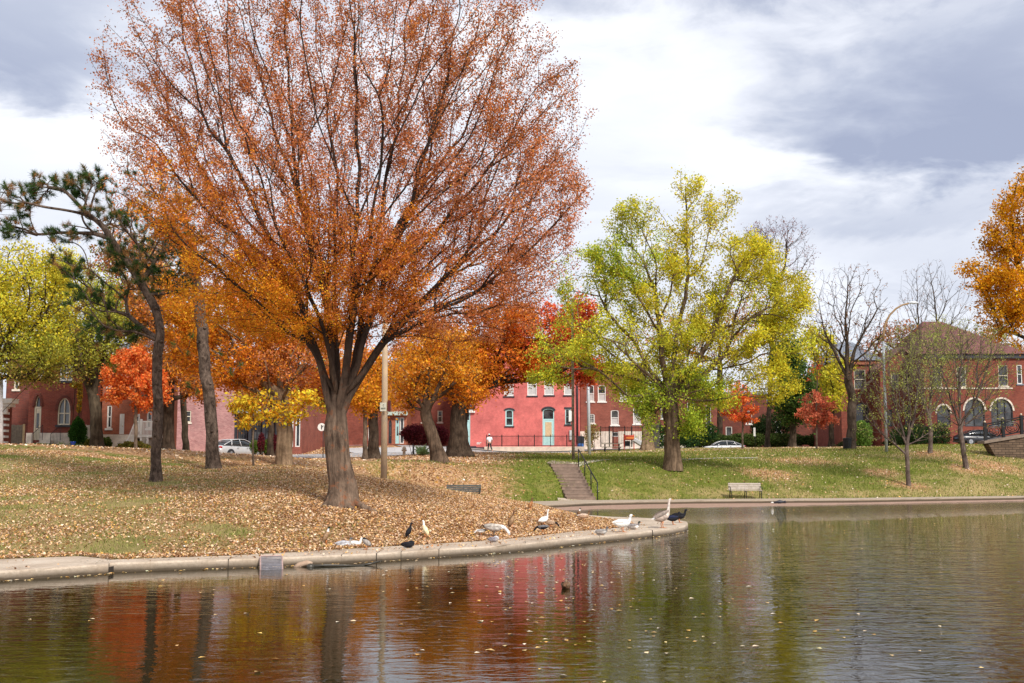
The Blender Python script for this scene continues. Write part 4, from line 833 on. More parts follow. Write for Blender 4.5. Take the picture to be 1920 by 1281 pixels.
shrub('round_bush', 'light green bush between the bare trunk and the lamp post', 'shrub', [(1620,815,16,24),(1614,800,12,12)], 104, 4500, .16, [(.12,.22,.04),(.18,.27,.05)], 109)
shrub('dry_shrub', 'brownish leafy shrub at the corner of the iron fence', 'shrub', [(1105,818,10,24),(1112,810,14,16)], 112, 1500, .15, BRN+OLV, 110, stem_c=BK_TWIG)
shrub('low_hedge', 'dark dense planting at the foot of the right brick house', 'hedge', [(1600,835,30,9,.6),(1800,825,26,10,.6),(1680,832,26,10,.6)], 116, 6000, .18, [(.03,.05,.015),(.06,.09,.03)], 111)
x0 = 0
rng = np.random.default_rng(77); far = []
for i in range(70):
    px = -250+i*34+rng.uniform(-12, 12); D = rng.uniform(185, 215); k = 700; c = P(px, 815-rng.uniform(0, 22), D); v = rng.normal(size=(k, 3)); v /= np.linalg.norm(v, axis=1)[:, None]; v *= rng.uniform(.5, 1, (k, 1)); far.append(np.clip(c+v*[3.4, 2.5, 3.6], [-1e3, 0, 3.8], None))
far = np.vstack(far); V, Fq = leaf_quads(far, .5, 0, .6, rng); tag(mesh_np('distant_trees', V, Fq, FOL, col=np.repeat(pick(BRN+OLV+DGR+OLV, len(far), rng), 4, 0)), 'far-off low band of mixed autumn trees between the houses', 'distant trees', kind='stuff')
tree('street_tree', 'fluted pale trunk standing by the board fence, left of the twin-trunk tree', 'tree', 1213, 112, [(1213,790,0),(1215,740,0)], [(1215,700,55,45,4,110,0),(1180,740,35,30,3,50,0)], [(OLV+YG, 1)], R=.55, leaf=(3500, .2, .35), bf=.35, tip=.014, seed=83, flare=1.5, flute=.22, minr=.012, attach=.8, thin=3, bark=BK_TAN)
# agave-like plant
x0 = XP(791, 88, 2.7); e = empty('yucca', (x0, 88, h1(x0, 88)), 0, 'pale green spiky-leaved plant in front of the maroon bush', 'plant'); mb = MB(); rr = random.Random(3)
for i in range(60):
    a = rr.uniform(0, 2*PI); up = rr.uniform(.25, 1.3); L_ = rr.uniform(.6, 1.0); pts = []
    for j in range(5): t = j/4; pts.append((x0+math.cos(a)*math.cos(up)*L_*t, 88+math.sin(a)*math.cos(up)*L_*t, h1(x0, 88)+.05+math.sin(up)*L_*t*1.25-.25*t*t))
    mb.tube(pts, [.05, .07, .06, .04, .006], 4, sq=1)
mb.build('leaves', plain('yucca_leaf', (.35,.48,.22), .5, c2=(.16,.30,.10)), e, True)
# ================================================================== BUILDINGS
WHT = plain('white_paint', (.72,.71,.68), .5, var=.05, bmp=.05); CREAM = plain('cream_paint', (.58,.52,.40), .55, var=.06, bmp=.05)
TEAL = plain('teal_paint', (.38,.60,.60), .5, var=.05, bmp=.05); DARKT = plain('dark_trim', (.022,.022,.03), .5, var=.1, bmp=.05)
STONE = plain('limestone', (.62,.55,.47), .9, var=.18, scale=2.5, bmp=.8); SLATE = plain('slate_roof', (.16,.18,.22), .6, var=.3, scale=5, bmp=.4)
REDROOF = plain('red_roof', (.145,.055,.048), .85, var=.25, scale=5, bmp=.4); IRON = plain('black_iron', (.012,.012,.013), .4, metal=.3, var=.05, bmp=0)
TARROOF = plain('flat_roof', (.09,.085,.08), .9); BR_RED = brickmat('brick_red', (.26,.062,.042), (.19,.042,.032), (.22,.13,.10))
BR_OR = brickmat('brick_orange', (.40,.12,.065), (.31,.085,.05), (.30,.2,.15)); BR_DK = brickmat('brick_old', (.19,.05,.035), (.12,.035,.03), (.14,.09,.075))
BR_PK = brickmat('brick_faded', (.46,.24,.23), (.34,.15,.15), (.45,.32,.30)); PINK = brickmat('painted_brick', (.62,.175,.16), (.58,.155,.145), (.50,.125,.12), paint=1)
BR_BR = brickmat('brick_brown', (.29,.085,.06), (.22,.06,.045), (.24,.15,.12)); GL = glassmat()
WOODG = plain('grey_wood', (.30,.26,.20), .85, var=.25, scale=8, c2=(.15,.125,.095)); WOODP = plain('pale_wood', (.55,.42,.24), .8)

def wall(mb, D, x0, x1, z0, z1, holes, depth=.16):
    xs = sorted({x0, x1, *[h[0] for h in holes], *[h[1] for h in holes]}); zs = sorted({z0, z1, *[h[2] for h in holes], *[h[3] for h in holes]})
    xs = [x for x in xs if x0-1e-6 <= x <= x1+1e-6]; zs = [z for z in zs if z0-1e-6 <= z <= z1+1e-6]
    for i in range(len(xs)-1):
        for j in range(len(zs)-1):
            cx, cz_ = (xs[i]+xs[i+1])/2, (zs[j]+zs[j+1])/2
            if any(h[0] < cx < h[1] and h[2] < cz_ < h[3] for h in holes): continue
            mb.add([(xs[i],D,zs[j]),(xs[i+1],D,zs[j]),(xs[i+1],D,zs[j+1]),(xs[i],D,zs[j+1])], [(0,1,2,3)])
    for h in holes:
        a, b, c, d, r = h[:5]; out = outline(a, b, c, d, r); n = len(out)
        vs = [(x, D, z) for x, z in out]+[(x, D+depth, z) for x, z in out]
        mb.add(vs, [((i+1) % n, i, n+i, n+(i+1) % n) for i in range(n)])
        if r > 0:
            top = out[2:]       # arch points from right to left
            for (xa, za), (xb, zb) in zip(top[:-1], top[1:]): mb.add([(xa,D,za),(xa,D,d),(xb,D,d),(xb,D,zb)], [(0,1,2,3)])
def outline(a, b, c, d, r, n=10):
    if r <= 0: return [(a,c),(b,c),(b,d),(a,d)]
    m = (a+b)/2; w = (b-a)/2
    return [(a,c),(b,c)]+[(m+w*math.cos(PI*i/n), d-r+r*math.sin(PI*i/n)) for i in range(n+1)]
def ring(mb, out, t, y0, y1, outward=False):
    xs = [p[0] for p in out]; zs = [p[1] for p in out]; a, b, c, d = min(xs), max(xs), min(zs), max(zs); cx, cz_ = (a+b)/2, (c+d)/2
    sx = ((b-a)/2-t)/((b-a)/2); sz = ((d-c)/2-t)/((d-c)/2); inn = [(cx+(x-cx)*sx, cz_+(z-cz_)*sz) for x, z in out]; n = len(out)
    vs = [(x,y0,z) for x,z in out]+[(x,y0,z) for x,z in inn]+[(x,y1,z) for x,z in out]+[(x,y1,z) for x,z in inn]; fs = []
    for i in range(n):
        j = (i+1) % n; fs += [(i,j,n+j,n+i), (n+i,n+j,3*n+j,3*n+i), (i,2*n+i,2*n+j,j)]
    mb.add(vs, fs)
def window(par, D, hole, mat, sill=None, head=None, t=.09, mull=1, rail=1, grid=0, pane=None, curtain=False):
    a, b, c, d, r = hole[:5]; out = outline(a, b, c, d, r)
    mb = MB(); ring(mb, out, t, D+.045, D+.13); m = (c+d-r*.3)/2
    if rail: mb.box(a+t*.8, b-t*.8, D+.055, D+.115, m-.035, m+.035)
    if mull > 1:
        for i in range(1, mull): x = a+(b-a)*i/mull; mb.box(x-.04, x+.04, D+.05, D+.12, c+t*.8, d-t*.8-(.05 if r else 0))
    if grid:
        for i in range(1, grid): x = a+(b-a)*i/grid; mb.box(x-.015, x+.015, D+.06, D+.11, c+t, d-t)
        for i in range(1, 4): z = c+(d-c)*i/4; mb.box(a+t, b-t, D+.062, D+.108, z-.015, z+.015)
    w = mb.build('window', mat, par)
    q = MB(); q.add([(a,D+.14,c),(b,D+.14,c),(b,D+.14,d),(a,D+.14,d)], [(0,1,2,3)])
    po = q.build('pane', pane or GL, par, local=False); reparent(po, w)
    if curtain:
        q = MB(); zc = m if rail else c+(d-c)*.45; q.box(a+t, b-t, D+.125, D+.132, c+t, zc-.04); reparent(q.build('blind', plain('window_blind', (.45,.43,.42), .8, var=.08, bmp=0), par), w)
    if sill is not None: reparent(MB().box(a-.1, b+.1, D-.08, D+.05, c-.14, c-.002).build('sill', sill, par), w)
    if head is not None:
        q = MB()
        if r > 0:
            n = 10; mx = (a+b)/2; W = (b-a)/2; vs = []
            for i in range(n+1):
                ca, sa = math.cos(PI*i/n), math.sin(PI*i/n)
                for k, y in ((.0, -.05), (.17, -.05)): vs.append((mx+(W+k)*ca, D+y, d-r+(r+k)*sa))
            for i in range(n+1):
                ca, sa = math.cos(PI*i/n), math.sin(PI*i/n)
                for k in (.0, .17): vs.append((mx+(W+k)*ca, D+.02, d-r+(r+k)*sa))
            fs = [(2*i, 2*i+1, 2*i+3, 2*i+2) for i in range(n)]+[(2*i+1, 2*(n+1)+2*i+1, 2*(n+1)+2*i+3, 2*i+3) for i in range(n)]+[(2*i, 2*i+2, 2*(n+1)+2*i+2, 2*(n+1)+2*i) for i in range(n)]
            q.add(vs, fs)
        else: q.box(a-.1, b+.1, D-.05, D+.04, d+.002, d+.18)
        reparent(q.build('lintel', head, par), w)
    return w
def reparent(o, par):
    o.parent = par        # both share the building's own frame
def house(name, label, D, px0, px1, pyg, pytop, depth, mat, openings, roof='flat', cat='house', base=None, roofmat=None, group=None, cornice=None):
    x0, x1 = XP(px0, D, 3), XP(px1, D, 3); zt = ZP(pytop, D); zg = ZP(pyg, D); z0 = min(h1(x, D) for x in (x0, (x0+x1)/2, x1))-.4
    e = empty(name, ((x0+x1)/2, D, zg), 0, label, cat, group); hs = []
    for op in openings:
        a, b, c, d, r = op[:5]; h = (XP(a, D, 3), XP(b, D, 3), ZP(d, D), ZP(c, D), r); hs.append(h)
    mb = MB(); wall(mb, D, x0, x1, z0, zt, hs)
    for (xa, xb, ya, yb) in ((x0, x0, D, D+depth), (x1, x1, D, D+depth), (x0, x1, D+depth, D+depth)):
        mb.add([(xa,ya,z0),(xb,yb,z0),(xb,yb,zt),(xa,ya,zt)], [(0,1,2,3)])
    if roof == 'gable':
        xm = (x0+x1)/2; rz = zt+(x1-x0)*.42
        for y in (D, D+depth): mb.add([(x0,y,zt),(x1,y,zt),(xm,y,rz)], [(0,1,2)])
    mb.build('wall', mat, e)
    rm = roofmat or TARROOF; rb = MB()
    if roof == 'flat':
        rb.box(x0-.02, x1+.02, D-.06, D+.28, zt, zt+.35); rb.box(x0+.1, x1-.1, D+.3, D+depth-.1, zt-.3, zt-.1)
    elif roof == 'gable':
        for s in (-1, 1):
            xe = xm+s*((x1-x0)/2+.35); ze = zt-.3
            rb.add([(xe,D-.4,ze),(xm,D-.4,rz+.12),(xm,D+depth+.3,rz+.12),(xe,D+depth+.3,ze),(xe,D-.4,ze+.18),(xm,D-.4,rz+.3),(xm,D+depth+.3,rz+.3),(xe,D+depth+.3,ze+.18)], [(0,1,2,3),(4,7,6,5),(0,4,5,1),(1,5,6,2),(2,6,7,3),(3,7,4,0)])
    elif isinstance(roof, tuple):      # hip: (rise, inset left, inset right)
        rise, il, ir = roof; o_ = .4
        rb.add([(x0-o_,D-o_,zt),(x1+o_,D-o_,zt),(x1+o_,D+depth+o_,zt),(x0-o_,D+depth+o_,zt),(x0+il,D+depth*.5,zt+rise),(x1-ir,D+depth*.5,zt+rise)], [(0,1,5,4),(1,2,5),(2,3,4,5),(3,0,4),(0,3,2,1)])
    r_ = rb.build('roof', rm, e)
    if cornice is not None: MB().box(x0-.12, x1+.12, D-.22, D-.003, zt-.45, zt-.05).build('cornice', cornice, e)
    if base is not None:
        zb = ZP(base, D); q = MB(); segs = [(x0-.05, x1+.05)]
        for h in hs:
            if h[2] < zb-.05: segs = [s for a, b in segs for s in ((a, min(b, h[0])), (max(a, h[1]), b)) if s[1]-s[0] > .05]
        for a, b in segs: q.box(a, b, D-.09, D-.003, z0, zb)
        q.build('stone_base', STONE, e)
    for op, h in zip(openings, hs):
        k = op[5] if len(op) > 5 else {}
        if k.get('door'): door(e, D, h, k)
        else: window(e, D, h, **{q: v for q, v in k.items()})
    return e
def door(par, D, h, k):
    a, b, c, d, r = h; m = k['mat']; tr = k.get('transom', 0); zt = d-(d-c)*tr
    fb = MB(); ring(fb, outline(a, b, c, d, r), .1, D+.03, D+.13); 
    if tr: fb.box(a+.09, b-.09, D+.04, D+.12, zt-.06, zt+.06)
    fo = fb.build('door_frame', k.get('fmat', m), par)
    n = k.get('leaves', 1); xs = np.linspace(a+.1, b-.1, n+1); top = zt-.062 if tr else d-.1-(r if r else 0)
    for i in range(n):
        db = MB(); xa, xb = xs[i]+.01, xs[i+1]-.01; w = xb-xa; db.box(xa, xb, D+.07, D+.12, c+.02, top)
        for (u0, u1, v0, v1) in k.get('panels', [(.14,.46,.06,.3),(.54,.86,.06,.3)]): 
            H_ = top-c; db.box(xa+w*u0, xa+w*u1, D+.055, D+.069, c+H_*v0, c+H_*v1)
        do = db.build('door', m, par)
        g0, g1 = k.get('glassz', (.42, .9)); 
        if g1: gb = MB().box(xa+w*.16, xb-w*.16, D+.06, D+.067, c+(top-c)*g0, c+(top-c)*g1).build('door_pane', k.get('pane', GL), par); reparent(gb, do)
        hb = MB().ball((xb-w*.08, D+.04, c+(top-c)*.42), .035, .035, .035, 8, 6).build('handle', plain('brass', (.5,.36,.12), .3, metal=1, var=.05, bmp=0), par); reparent(hb, do)
    gb = MB(); gb.add([(a,D+.135,c),(b,D+.135,c),(b,D+.135,d),(a,D+.135,d)], [(0,1,2,3)]); reparent(gb.build('pane', GL, par), fo)
    if k.get('head') is not None:
        q = MB(); q.box(a-.12, b+.12, D-.05, D+.02, d+.002, d+.16) if not r else None
        if r:
            n = 10; mx = (a+b)/2; W = (b-a)/2+.03
            pts = [(mx+W*math.cos(PI*i/n), D-.02, d-r+(r+.1)*math.sin(PI*i/n)) for i in range(n+1)]; q.tube(pts, .11, 6)
        reparent(q.build('lintel', k['head'], par), fo)
W_ = lambda m=WHT, **k: dict(mat=m, **k)
ARCH = dict(mat=CREAM, mull=2, head=BR_DK)
# brick house with the arched door and window
house('brick_house', 'red brick row house with a round-arched door and arched cream window', 75, 50, 149, 836, 640, 4.9, BR_RED,
      [(61,74,742,825,.25+.45,dict(door=1, mat=CREAM, leaves=1, transom=.27, head=BR_DK, glassz=(.38,.85))), (105,129,746,797,.85,dict(ARCH, sill=DARKT)), (106,130,684,714,0,W_(sill=DARKT, mull=2)), (64,77,676,706,0,W_(sill=STONE))], base=812, roofmat=SLATE, cornice=BR_DK)
house('brick_house', 'dark brick wing set back at the left of the arched doorway', 80, 6, 50, 836, 650, 6, BR_DK, [(20,30,700,730,0,W_(CREAM, sill=STONE))])
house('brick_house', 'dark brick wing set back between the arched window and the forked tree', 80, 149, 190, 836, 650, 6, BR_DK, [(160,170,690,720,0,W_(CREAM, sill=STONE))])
house('brick_house', 'orange brick house with white porch stairs behind the round red maple', 78, 188, 306, 836, 655, 3, BR_OR,
      [(198,207,760,803,0,W_(sill=WHT)), (222,231,776,814,0,dict(door=1, mat=WHT, glassz=(0, 0))), (251,260,776,806,0,dict(door=1, mat=WHT)), (273,283,772,803,0,W_(sill=WHT)), (198,208,690,725,0,W_(sill=STONE)), (228,238,690,725,0,W_(sill=STONE)), (275,285,690,725,0,W_(sill=STONE))], base=815, roofmat=SLATE, cornice=WHT)
house('striped_porch', 'brick house corner with white stone bands and a white cornice at the left edge', 66, -70, 8, 838, 762, .8, BR_RED, [(-40,-20,775,815,0,W_(sill=STONE))], cornice=WHT, base=832)
e = [o for o in bpy.data.objects if o.name == 'striped_porch'][0]; mb = MB(); D = 66; xr = XP(8, D, 3)
for i in range(7): z = ZP(832-i*11, D); mb.box(xr-.32, xr+.04, D-.05, D+.4, z, z+.13)
mb.build('stone_band', WHT, e); mb = MB(); mb.box(XP(-70,D)-.2, XP(24,D), D-.5, D+.4, ZP(757,D), ZP(748,D)); mb.box(XP(-70,D)-.2, XP(18,D), D-.35, D+.4, ZP(763,D), ZP(757.3,D)); mb.build('porch_cornice', WHT, e)
# faded pink brick building and its shop front
house('brick_building', 'faded pink brick building with a dark iron shop front behind the silver car', 100, 322, 438, 845, 706, 12, BR_PK, [(345,356,770,792,0,W_(CREAM, sill=STONE))], cat='building', cornice=BR_PK)
e = house('shop_building', 'brick upper floor over a black shop front with tall paned windows', 100.3, 438, 565, 845, 690, 10, BR_BR, [(445,466,776,838,0,W_(DARKT, mull=2, rail=0, grid=4)), (470,492,776,838,0,W_(DARKT, mull=2, rail=0, grid=4)), (496,516,776,838,0,W_(DARKT, mull=1, rail=0, grid=3)), (538,549,776,838,0,dict(door=1, mat=plain('navy_paint', (.03,.05,.16), .5), fmat=WHT)), (553,562,778,838,0,W_(WHT, rail=0))], cat='building')
mb = MB(); D = 100.3; mb.box(XP(438,D), XP(530,D), D-.5, D-.003, ZP(775,D), ZP(769,D)); mb.build('shop_cornice', plain('green_grey_trim', (.25,.29,.27), .6), e)
mb = MB(); 
for px in (441, 468, 494, 519): mb.box(XP(px,D)-.12, XP(px,D)+.12, D-.25, D-.003, ZP(846,D), ZP(775.3,D))
mb.build('iron_column', DARKT, e)
house('brick_building', 'plain red brick building with one small cream window, left of the huge trunk', 122, 562, 708, 832, 690, 10, BR_RED, [(573,585,787,804,0,W_(CREAM, sill=CREAM)), (640,650,787,804,0,W_(CREAM, sill=CREAM)), (690,698,797,832,0,dict(door=1, mat=plain('red_door', (.35,.02,.03), .5), fmat=WHT))], cat='building', roofmat=SLATE)
e = house('corner_shop', 'orange brick corner shop with a pale green cornice and teal door, right of the pole', 126, 706, 762, 833, 690, 12, BR_OR, [(712,718,786,830,0,W_(TEAL, rail=0)), (728,734,788,832,.4,dict(door=1, mat=DARKT)), (741,748,783,832,0,W_(TEAL, transom=0) if 0 else dict(door=1, mat=TEAL, transom=.25)), (749,757,783,832,0,W_(WHT)), (712,722,705,735,0,W_(WHT, sill=STONE)), (738,748,705,735,0,W_(WHT, sill=STONE))], cat='building')
D = 126; MB().box(XP(704,D), XP(764,D), D-.55, D-.003, ZP(779,D), ZP(772,D)).build('shop_cornice', plain('pale_green_trim', (.42,.52,.46), .6), e)
house('brick_building', 'plain dull red brick building behind the maroon bush', 132, 762, 868, 830, 700, 12, BR_RED, [(790,799,770,792,0,W_(CREAM, sill=STONE)), (820,829,770,792,0,W_(CREAM, sill=STONE))], cat='building')
# the pink painted house
D = 118; UP = dict(mat=WHT, sill=DARKT, rail=1, curtain=True)
pk = house('pink_house', 'pink painted brick house with teal door and windows behind the iron fence', D, 864, 1088, 838, 640, 14, PINK,
      [(865.5,881.5,768,838,0,dict(door=1, mat=TEAL, leaves=2, transom=.30, panels=[(.15,.85,.05,.2)], glassz=(0,0))), (947.5,962.5,768,799,.12,dict(mat=TEAL, sill=DARKT, head=DARKT, t=.12)), (1017.5,1039.5,766,835,.22,dict(door=1, mat=TEAL, transom=.30, head=DARKT, glassz=(.34,.92), pane=plain('door_board', (.50,.36,.21), .6, var=.1))),
       (1060,1071,767,796,0,dict(mat=TEAL, sill=DARKT, head=DARKT)), (945,963,700,743,.1,UP), (989,1007,700,742,.1,UP), (1021,1039,700,741,.1,UP), (1058,1076,700,741,.1,UP)], cornice=DARKT)
MB().tube([(XP(1083,D), D-.12, ZP(832,D)), (XP(1083,D), D-.12, ZP(650,D))], .09, 8).build('downspout', DARKT, pk, True)
mb = MB(); mb.box(XP(863,D), XP(891,D), D-.5, D-.003, ZP(765,D), ZP(760,D)); mb.box(XP(864,D), XP(890,D), D-.3, D-.003, ZP(767.5,D), ZP(765.1,D)); mb.build('shop_cornice', DARKT, pk)
MB().box(XP(879,D), XP(890.5,D), D-.25, D-.003, ZP(774,D), ZP(768,D)).build('lamp_box', WHT, pk)
MB().box(XP(1066.5,D), XP(1073,D), D-.45, D-.003, ZP(791,D), ZP(770,D)).build('air_conditioner', WHT, pk, bevel=.03)
MB().box(XP(1068,D), XP(1072.5,D), D-.2, D-.003, ZP(825,D), ZP(807,D)).build('meter_box', plain('grey_paint', (.45,.45,.45), .5), pk)
mb = MB(); mb.box(XP(882.5,D), XP(893,D), D-1.1, D-.003, ZP(843.5,D), ZP(837,D)); mb.box(XP(882.5,D), XP(909,D), D-1.4, D-1.103, ZP(844,D), ZP(839,D)); mb.build('dark_steps', DARKT, pk)
mb = MB()                                         # small white house numbers and letters
for j, row in enumerate(((0,1,0,1,1,0,1,1), (1,1,0,1,1,0))):
    for i, v in enumerate(row):
        x = XP(893.7+i*1.05, D); z = ZP(831.2+j*2.1, D); mb.box(x, x+.04, D-.012, D-.003, z, z+.085+.02*v)
        if v: mb.box(x+.042, x+.035+.06, D-.012, D-.003, z+.07, z+.09)
mb.build('painted_lettering', WHT, pk)
# terrace wall and iron fence
D = 114.6; tx0, tx1 = XP(908, D), XP(1096, D); zt = ZP(837.5, D)
o = MB().box(tx0, tx1, D, 117.9, h1((tx0+tx1)/2, D)-.7, zt).build('terrace_wall', plain('terrace_concrete', (.52,.42,.34), .9, var=.16, scale=1.5), loc=((tx0+tx1)/2, D, zt)); tag(o, 'long low tan concrete terrace in front of the pink house', 'wall')
def iron_fence(label, D, px0, px1, pyt, pyb, posts, step=.125, r=.012, name='iron_fence', mat=IRON, pr=.035):
    x0, x1 = XP(px0, D), XP(px1, D); zt_, zb = ZP(pyt, D), ZP(pyb, D); e = empty(name, ((x0+x1)/2, D, zb), 0, label, 'fence')
    mb = MB(); n = int((x1-x0)/step)
    for i in range(n+1): x = x0+(x1-x0)*i/n; mb.box(x-r, x+r, D-r, D+r, zb+.05, zt_)
    mb.build('pickets', mat, e); mb = MB()
    for z in (zt_-.12, zb+.12): mb.box(x0, x1, D-.022, D+.022, z-.02, z+.02)
    mb.build('rails', mat, e)
    for p in posts: x = XP(p, D); MB().box(x-pr, x+pr, D-pr, D+pr, zb-.3, zt_+.06).build('post', mat, e)
    return e
iron_fence('low black iron fence along the terrace of the pink house', 114.9, 912, 1090, 816, 837.6, [912,941,972,1002,1032,1063,1090])
iron_fence('tall black iron fence behind the picnic table', 119, 1127, 1216, 800, 833, [1127,1143,1150,1172,1185,1205], .16, .014, pr=.05)
# brown brick house right of the pink one
house('brick_house', 'brown brick house with narrow white sash windows, right of the pink house', 126, 1089, 1214, 836, 686, 12, BR_BR,
      [(1101,1115,722,753,.1,UP|dict(sill=WHT)), (1122,1137,722,753,.1,UP|dict(sill=WHT)), (1163,1177,720,751,.1,UP|dict(sill=WHT)), (1190,1203,720,751,.1,UP|dict(sill=WHT)), (1104,1116,776,794,.12,dict(mat=WHT, sill=WHT, grid=4, rail=0)), (1146,1161,769,797,.1,UP|dict(sill=WHT)), (1188,1202,765,795,.1,UP|dict(sill=WHT)), (1148,1160,810,819,0,dict(mat=plain('grey_paint', (.45,.45,.45)), rail=0))], base=809, cornice=BR_DK)
house('brick_house', 'brick gable house with white verge boards behind the spreading tree', 144, 1222, 1352, 838, 745, 12, BR_BR, [(1240,1253,755,785,0,W_(sill=WHT)), (1290,1303,755,785,0,W_(sill=WHT)), (1325,1335,760,838,0,W_(rail=0))], roof='gable', roofmat=plain('white_verge', (.5,.48,.46), .7), base=812)
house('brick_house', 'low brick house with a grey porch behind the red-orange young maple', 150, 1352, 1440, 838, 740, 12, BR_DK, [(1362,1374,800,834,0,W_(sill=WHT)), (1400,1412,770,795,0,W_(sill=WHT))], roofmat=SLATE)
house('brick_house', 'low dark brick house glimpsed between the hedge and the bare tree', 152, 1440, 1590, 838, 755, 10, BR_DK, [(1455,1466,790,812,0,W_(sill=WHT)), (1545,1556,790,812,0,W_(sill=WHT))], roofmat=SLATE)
# big right-hand brick houses
D1 = 122
house('slate_roof_house', 'red brick house with blue-grey slate roof and large dark windows behind the bare tree', D1, 1580, 1655, 842, 676, 12, BR_RED, [(1606,1628,693,730,0,dict(mat=CREAM, t=.07, rail=1, sill=BR_OR)), (1604,1632,755,800,1.0,dict(mat=DARKT, rail=0, head=BR_DK)), (1640,1650,790,806,.3,dict(mat=DARKT, rail=0))], roof=(2.6, 1.5, 1.0), roofmat=SLATE, cornice=BR_OR)
house('gable_house', 'red brick gabled house seen through the twiggy trees', 119, 1655, 1738, 842, 690, 11, BR_RED, [(1676,1690,700,730,0,dict(mat=CREAM)), (1700,1716,700,730,0,dict(mat=CREAM)), (1700,1718,760,800,0,dict(mat=plain('grey_green_paint', (.25,.32,.28), .5))), (1664,1676,768,800,0,dict(mat=DARKT))], roof='gable', roofmat=plain('brown_roof', (.20,.10,.08), .85, var=.3))
hp = house('hip_roof_house', 'large red brick house with a wide red hipped roof and tall chimney at the right', 115, 1738, 1932, 846, 664, 14, BR_RED, [(1755,1772,688,726,0,dict(mat=CREAM, sill=STONE)), (1800,1818,688,726,0,dict(mat=CREAM, sill=STONE)), (1879,1897,685,724,0,dict(mat=CREAM, sill=STONE, t=.06)), (1914,1924,684,720,0,dict(mat=WHT, sill=SLATE)), (1812,1850,748,800,1.2,dict(mat=DARKT, rail=0, head=STONE, mull=2)), (1862,1903,748,800,1.2,dict(mat=DARKT, rail=0, head=STONE, mull=3)), (1760,1785,760,800,.8,dict(mat=DARKT, head=STONE))], roof=(4.2, 2.6, 5.8), roofmat=REDROOF, cornice=DARKT)
D = 115; MB().box(XP(1735,D), XP(1905,D), D-.07, D-.003, ZP(729.5,D), ZP(727,D)).build('stone_band', STONE, hp)
MB().box(XP(1888,D), XP(1899,D), D+3, D+4, ZP(664,D), ZP(628,D)).build('chimney', BR_DK, hp); MB().cyl(XP(1901,D), D+2.9, ZP(650,D), ZP(612,D), .22, 12).build('flue_pipe', plain('galvanised', (.5,.5,.52), .35, metal=.8), hp, True)
# stoop, porch, fences on the left
D = 73.4; e = empty('front_stoop', (XP(75,D), D, h1(XP(75,D), D)), 0, 'pale stone stoop with thin iron rails below the arched door', 'steps'); zg = e.location[2]; zd = ZP(826, 75)
mb = MB(); 
for i in range(4): mb.box(XP(58,D), XP(88,D)-.08*i, 73.2+.42*i, 74.9, zg-.3, zg+(zd-zg)*(i+1)/4)
mb.build('stone_steps', STONE, e); mb = MB()
for sx in (XP(60,D), XP(95,D)):
    mb.tube([(sx,73.2,zg-.1),(sx,73.2,zg+.95),(sx,74.8,zd+1.0),(sx,74.8,zd)], .02, 6)
    for k in range(1, 7): t = k/7; mb.tube([(sx,73.2+1.6*t,zg+(zd-zg)*t),(sx,73.2+1.6*t,zg+.95+(zd+.05-zg)*t)], .01, 5)
mb.build('handrail', IRON, e)
D = 75.2; zp = ZP(815, D); e = empty('white_porch', (XP(265,D), D, h1(XP(265,D), D)), 0, 'white wooden porch with stairs and baluster rails behind the round red maple', 'porch'); zg = e.location[2]-.1
mb = MB(); mb.box(XP(250,D), XP(288,D), D, 77.9, zp-.18, zp); mb.build('deck', WHT, e); mb = MB()
for px in (252, 262, 274, 286): x = XP(px,D); mb.box(x-.06, x+.06, D+.03, D+.15, zg, zp-.185)
mb.build('supports', WHT, e); mb = MB(); xr0, xr1 = XP(252,D), XP(287,D); mb.box(xr0, xr1, D-.03, D+.03, zp+.82, zp+.9)
for i in range(15): x = xr0+(xr1-xr0)*i/14; mb.box(x-.02, x+.02, D-.02, D+.02, zp+.003, zp+.818)
for px in (252, 262, 287): x = XP(px,D); mb.box(x-.06, x+.06, D-.07, D+.06, zp+.003, zp+1.02)
mb.build('rail', WHT, e); mb = MB(); xs0, xs1 = XP(236,D), XP(251,D)
for i in range(6): mb.box(xs0+(xs1-xs0)*i/6, xs1, D+.1, D+1.3, zg, zg+(zp-zg)*(i+1)/6)
mb.build('stairs', WHT, e); mb = MB()
for y in (D, D+1.4): mb.tube([(xs0,y,zg+.9),(xs1,y,zp+.9)], .045, 6); mb.box(xs0-.05, xs0+.05, y-.05, y+.05, zg, zg+1.05)
for i in range(7): x = xs0+(xs1-xs0)*(i+.5)/7; z = zg+(zp-zg)*(i+.5)/7; mb.box(x-.015, x+.015, D-.015, D+.015, z, z+.9)
mb.build('stair_rail', WHT, e)
D = 75; zg = h1(XP(215,D), D); e = empty('stone_steps', (XP(218,D), D, zg), 0, 'rough grey stone steps left of the white porch', 'steps')
mb = MB()
for i in range(5): mb.box(XP(200,D)+.18*i, XP(236,D), D+.1+.35*i, 77.8, zg-.3, zg+.18*(i+1))
mb.build('stone_blocks', STONE, e)
def board_fence(label, D, px0, px1, pyt, pyb, mat, ww=.14):
    x0, x1 = XP(px0,D), XP(px1,D); e = empty('board_fence', ((x0+x1)/2, D, ZP(pyb,D)), 0, label, 'fence'); rs = random.Random(px0); mb = MB(); n = max(2, int((x1-x0)/ww))
    for i in range(n): xa = x0+(x1-x0)*i/n; mb.box(xa+.006, xa+(x1-x0)/n-.006, D+.003*rs.random(), D+.03, ZP(pyb,D)-.4, ZP(pyt,D)+rs.uniform(-.03,.03))
    mb.build('boards', mat, e); mb = MB()
    for px in (px0, px1): x = XP(px,D); mb.box(x-.06, x+.06, D-.06, D-.003, ZP(pyb,D)-.4, ZP(pyt,D)+.05)
    mb.build('posts', WOODP if mat is WOODG else mat, e)
board_fence('weathered board fence with pale yellow posts beside the striped porch', 70, 14, 42, 797, 838, WOODG)
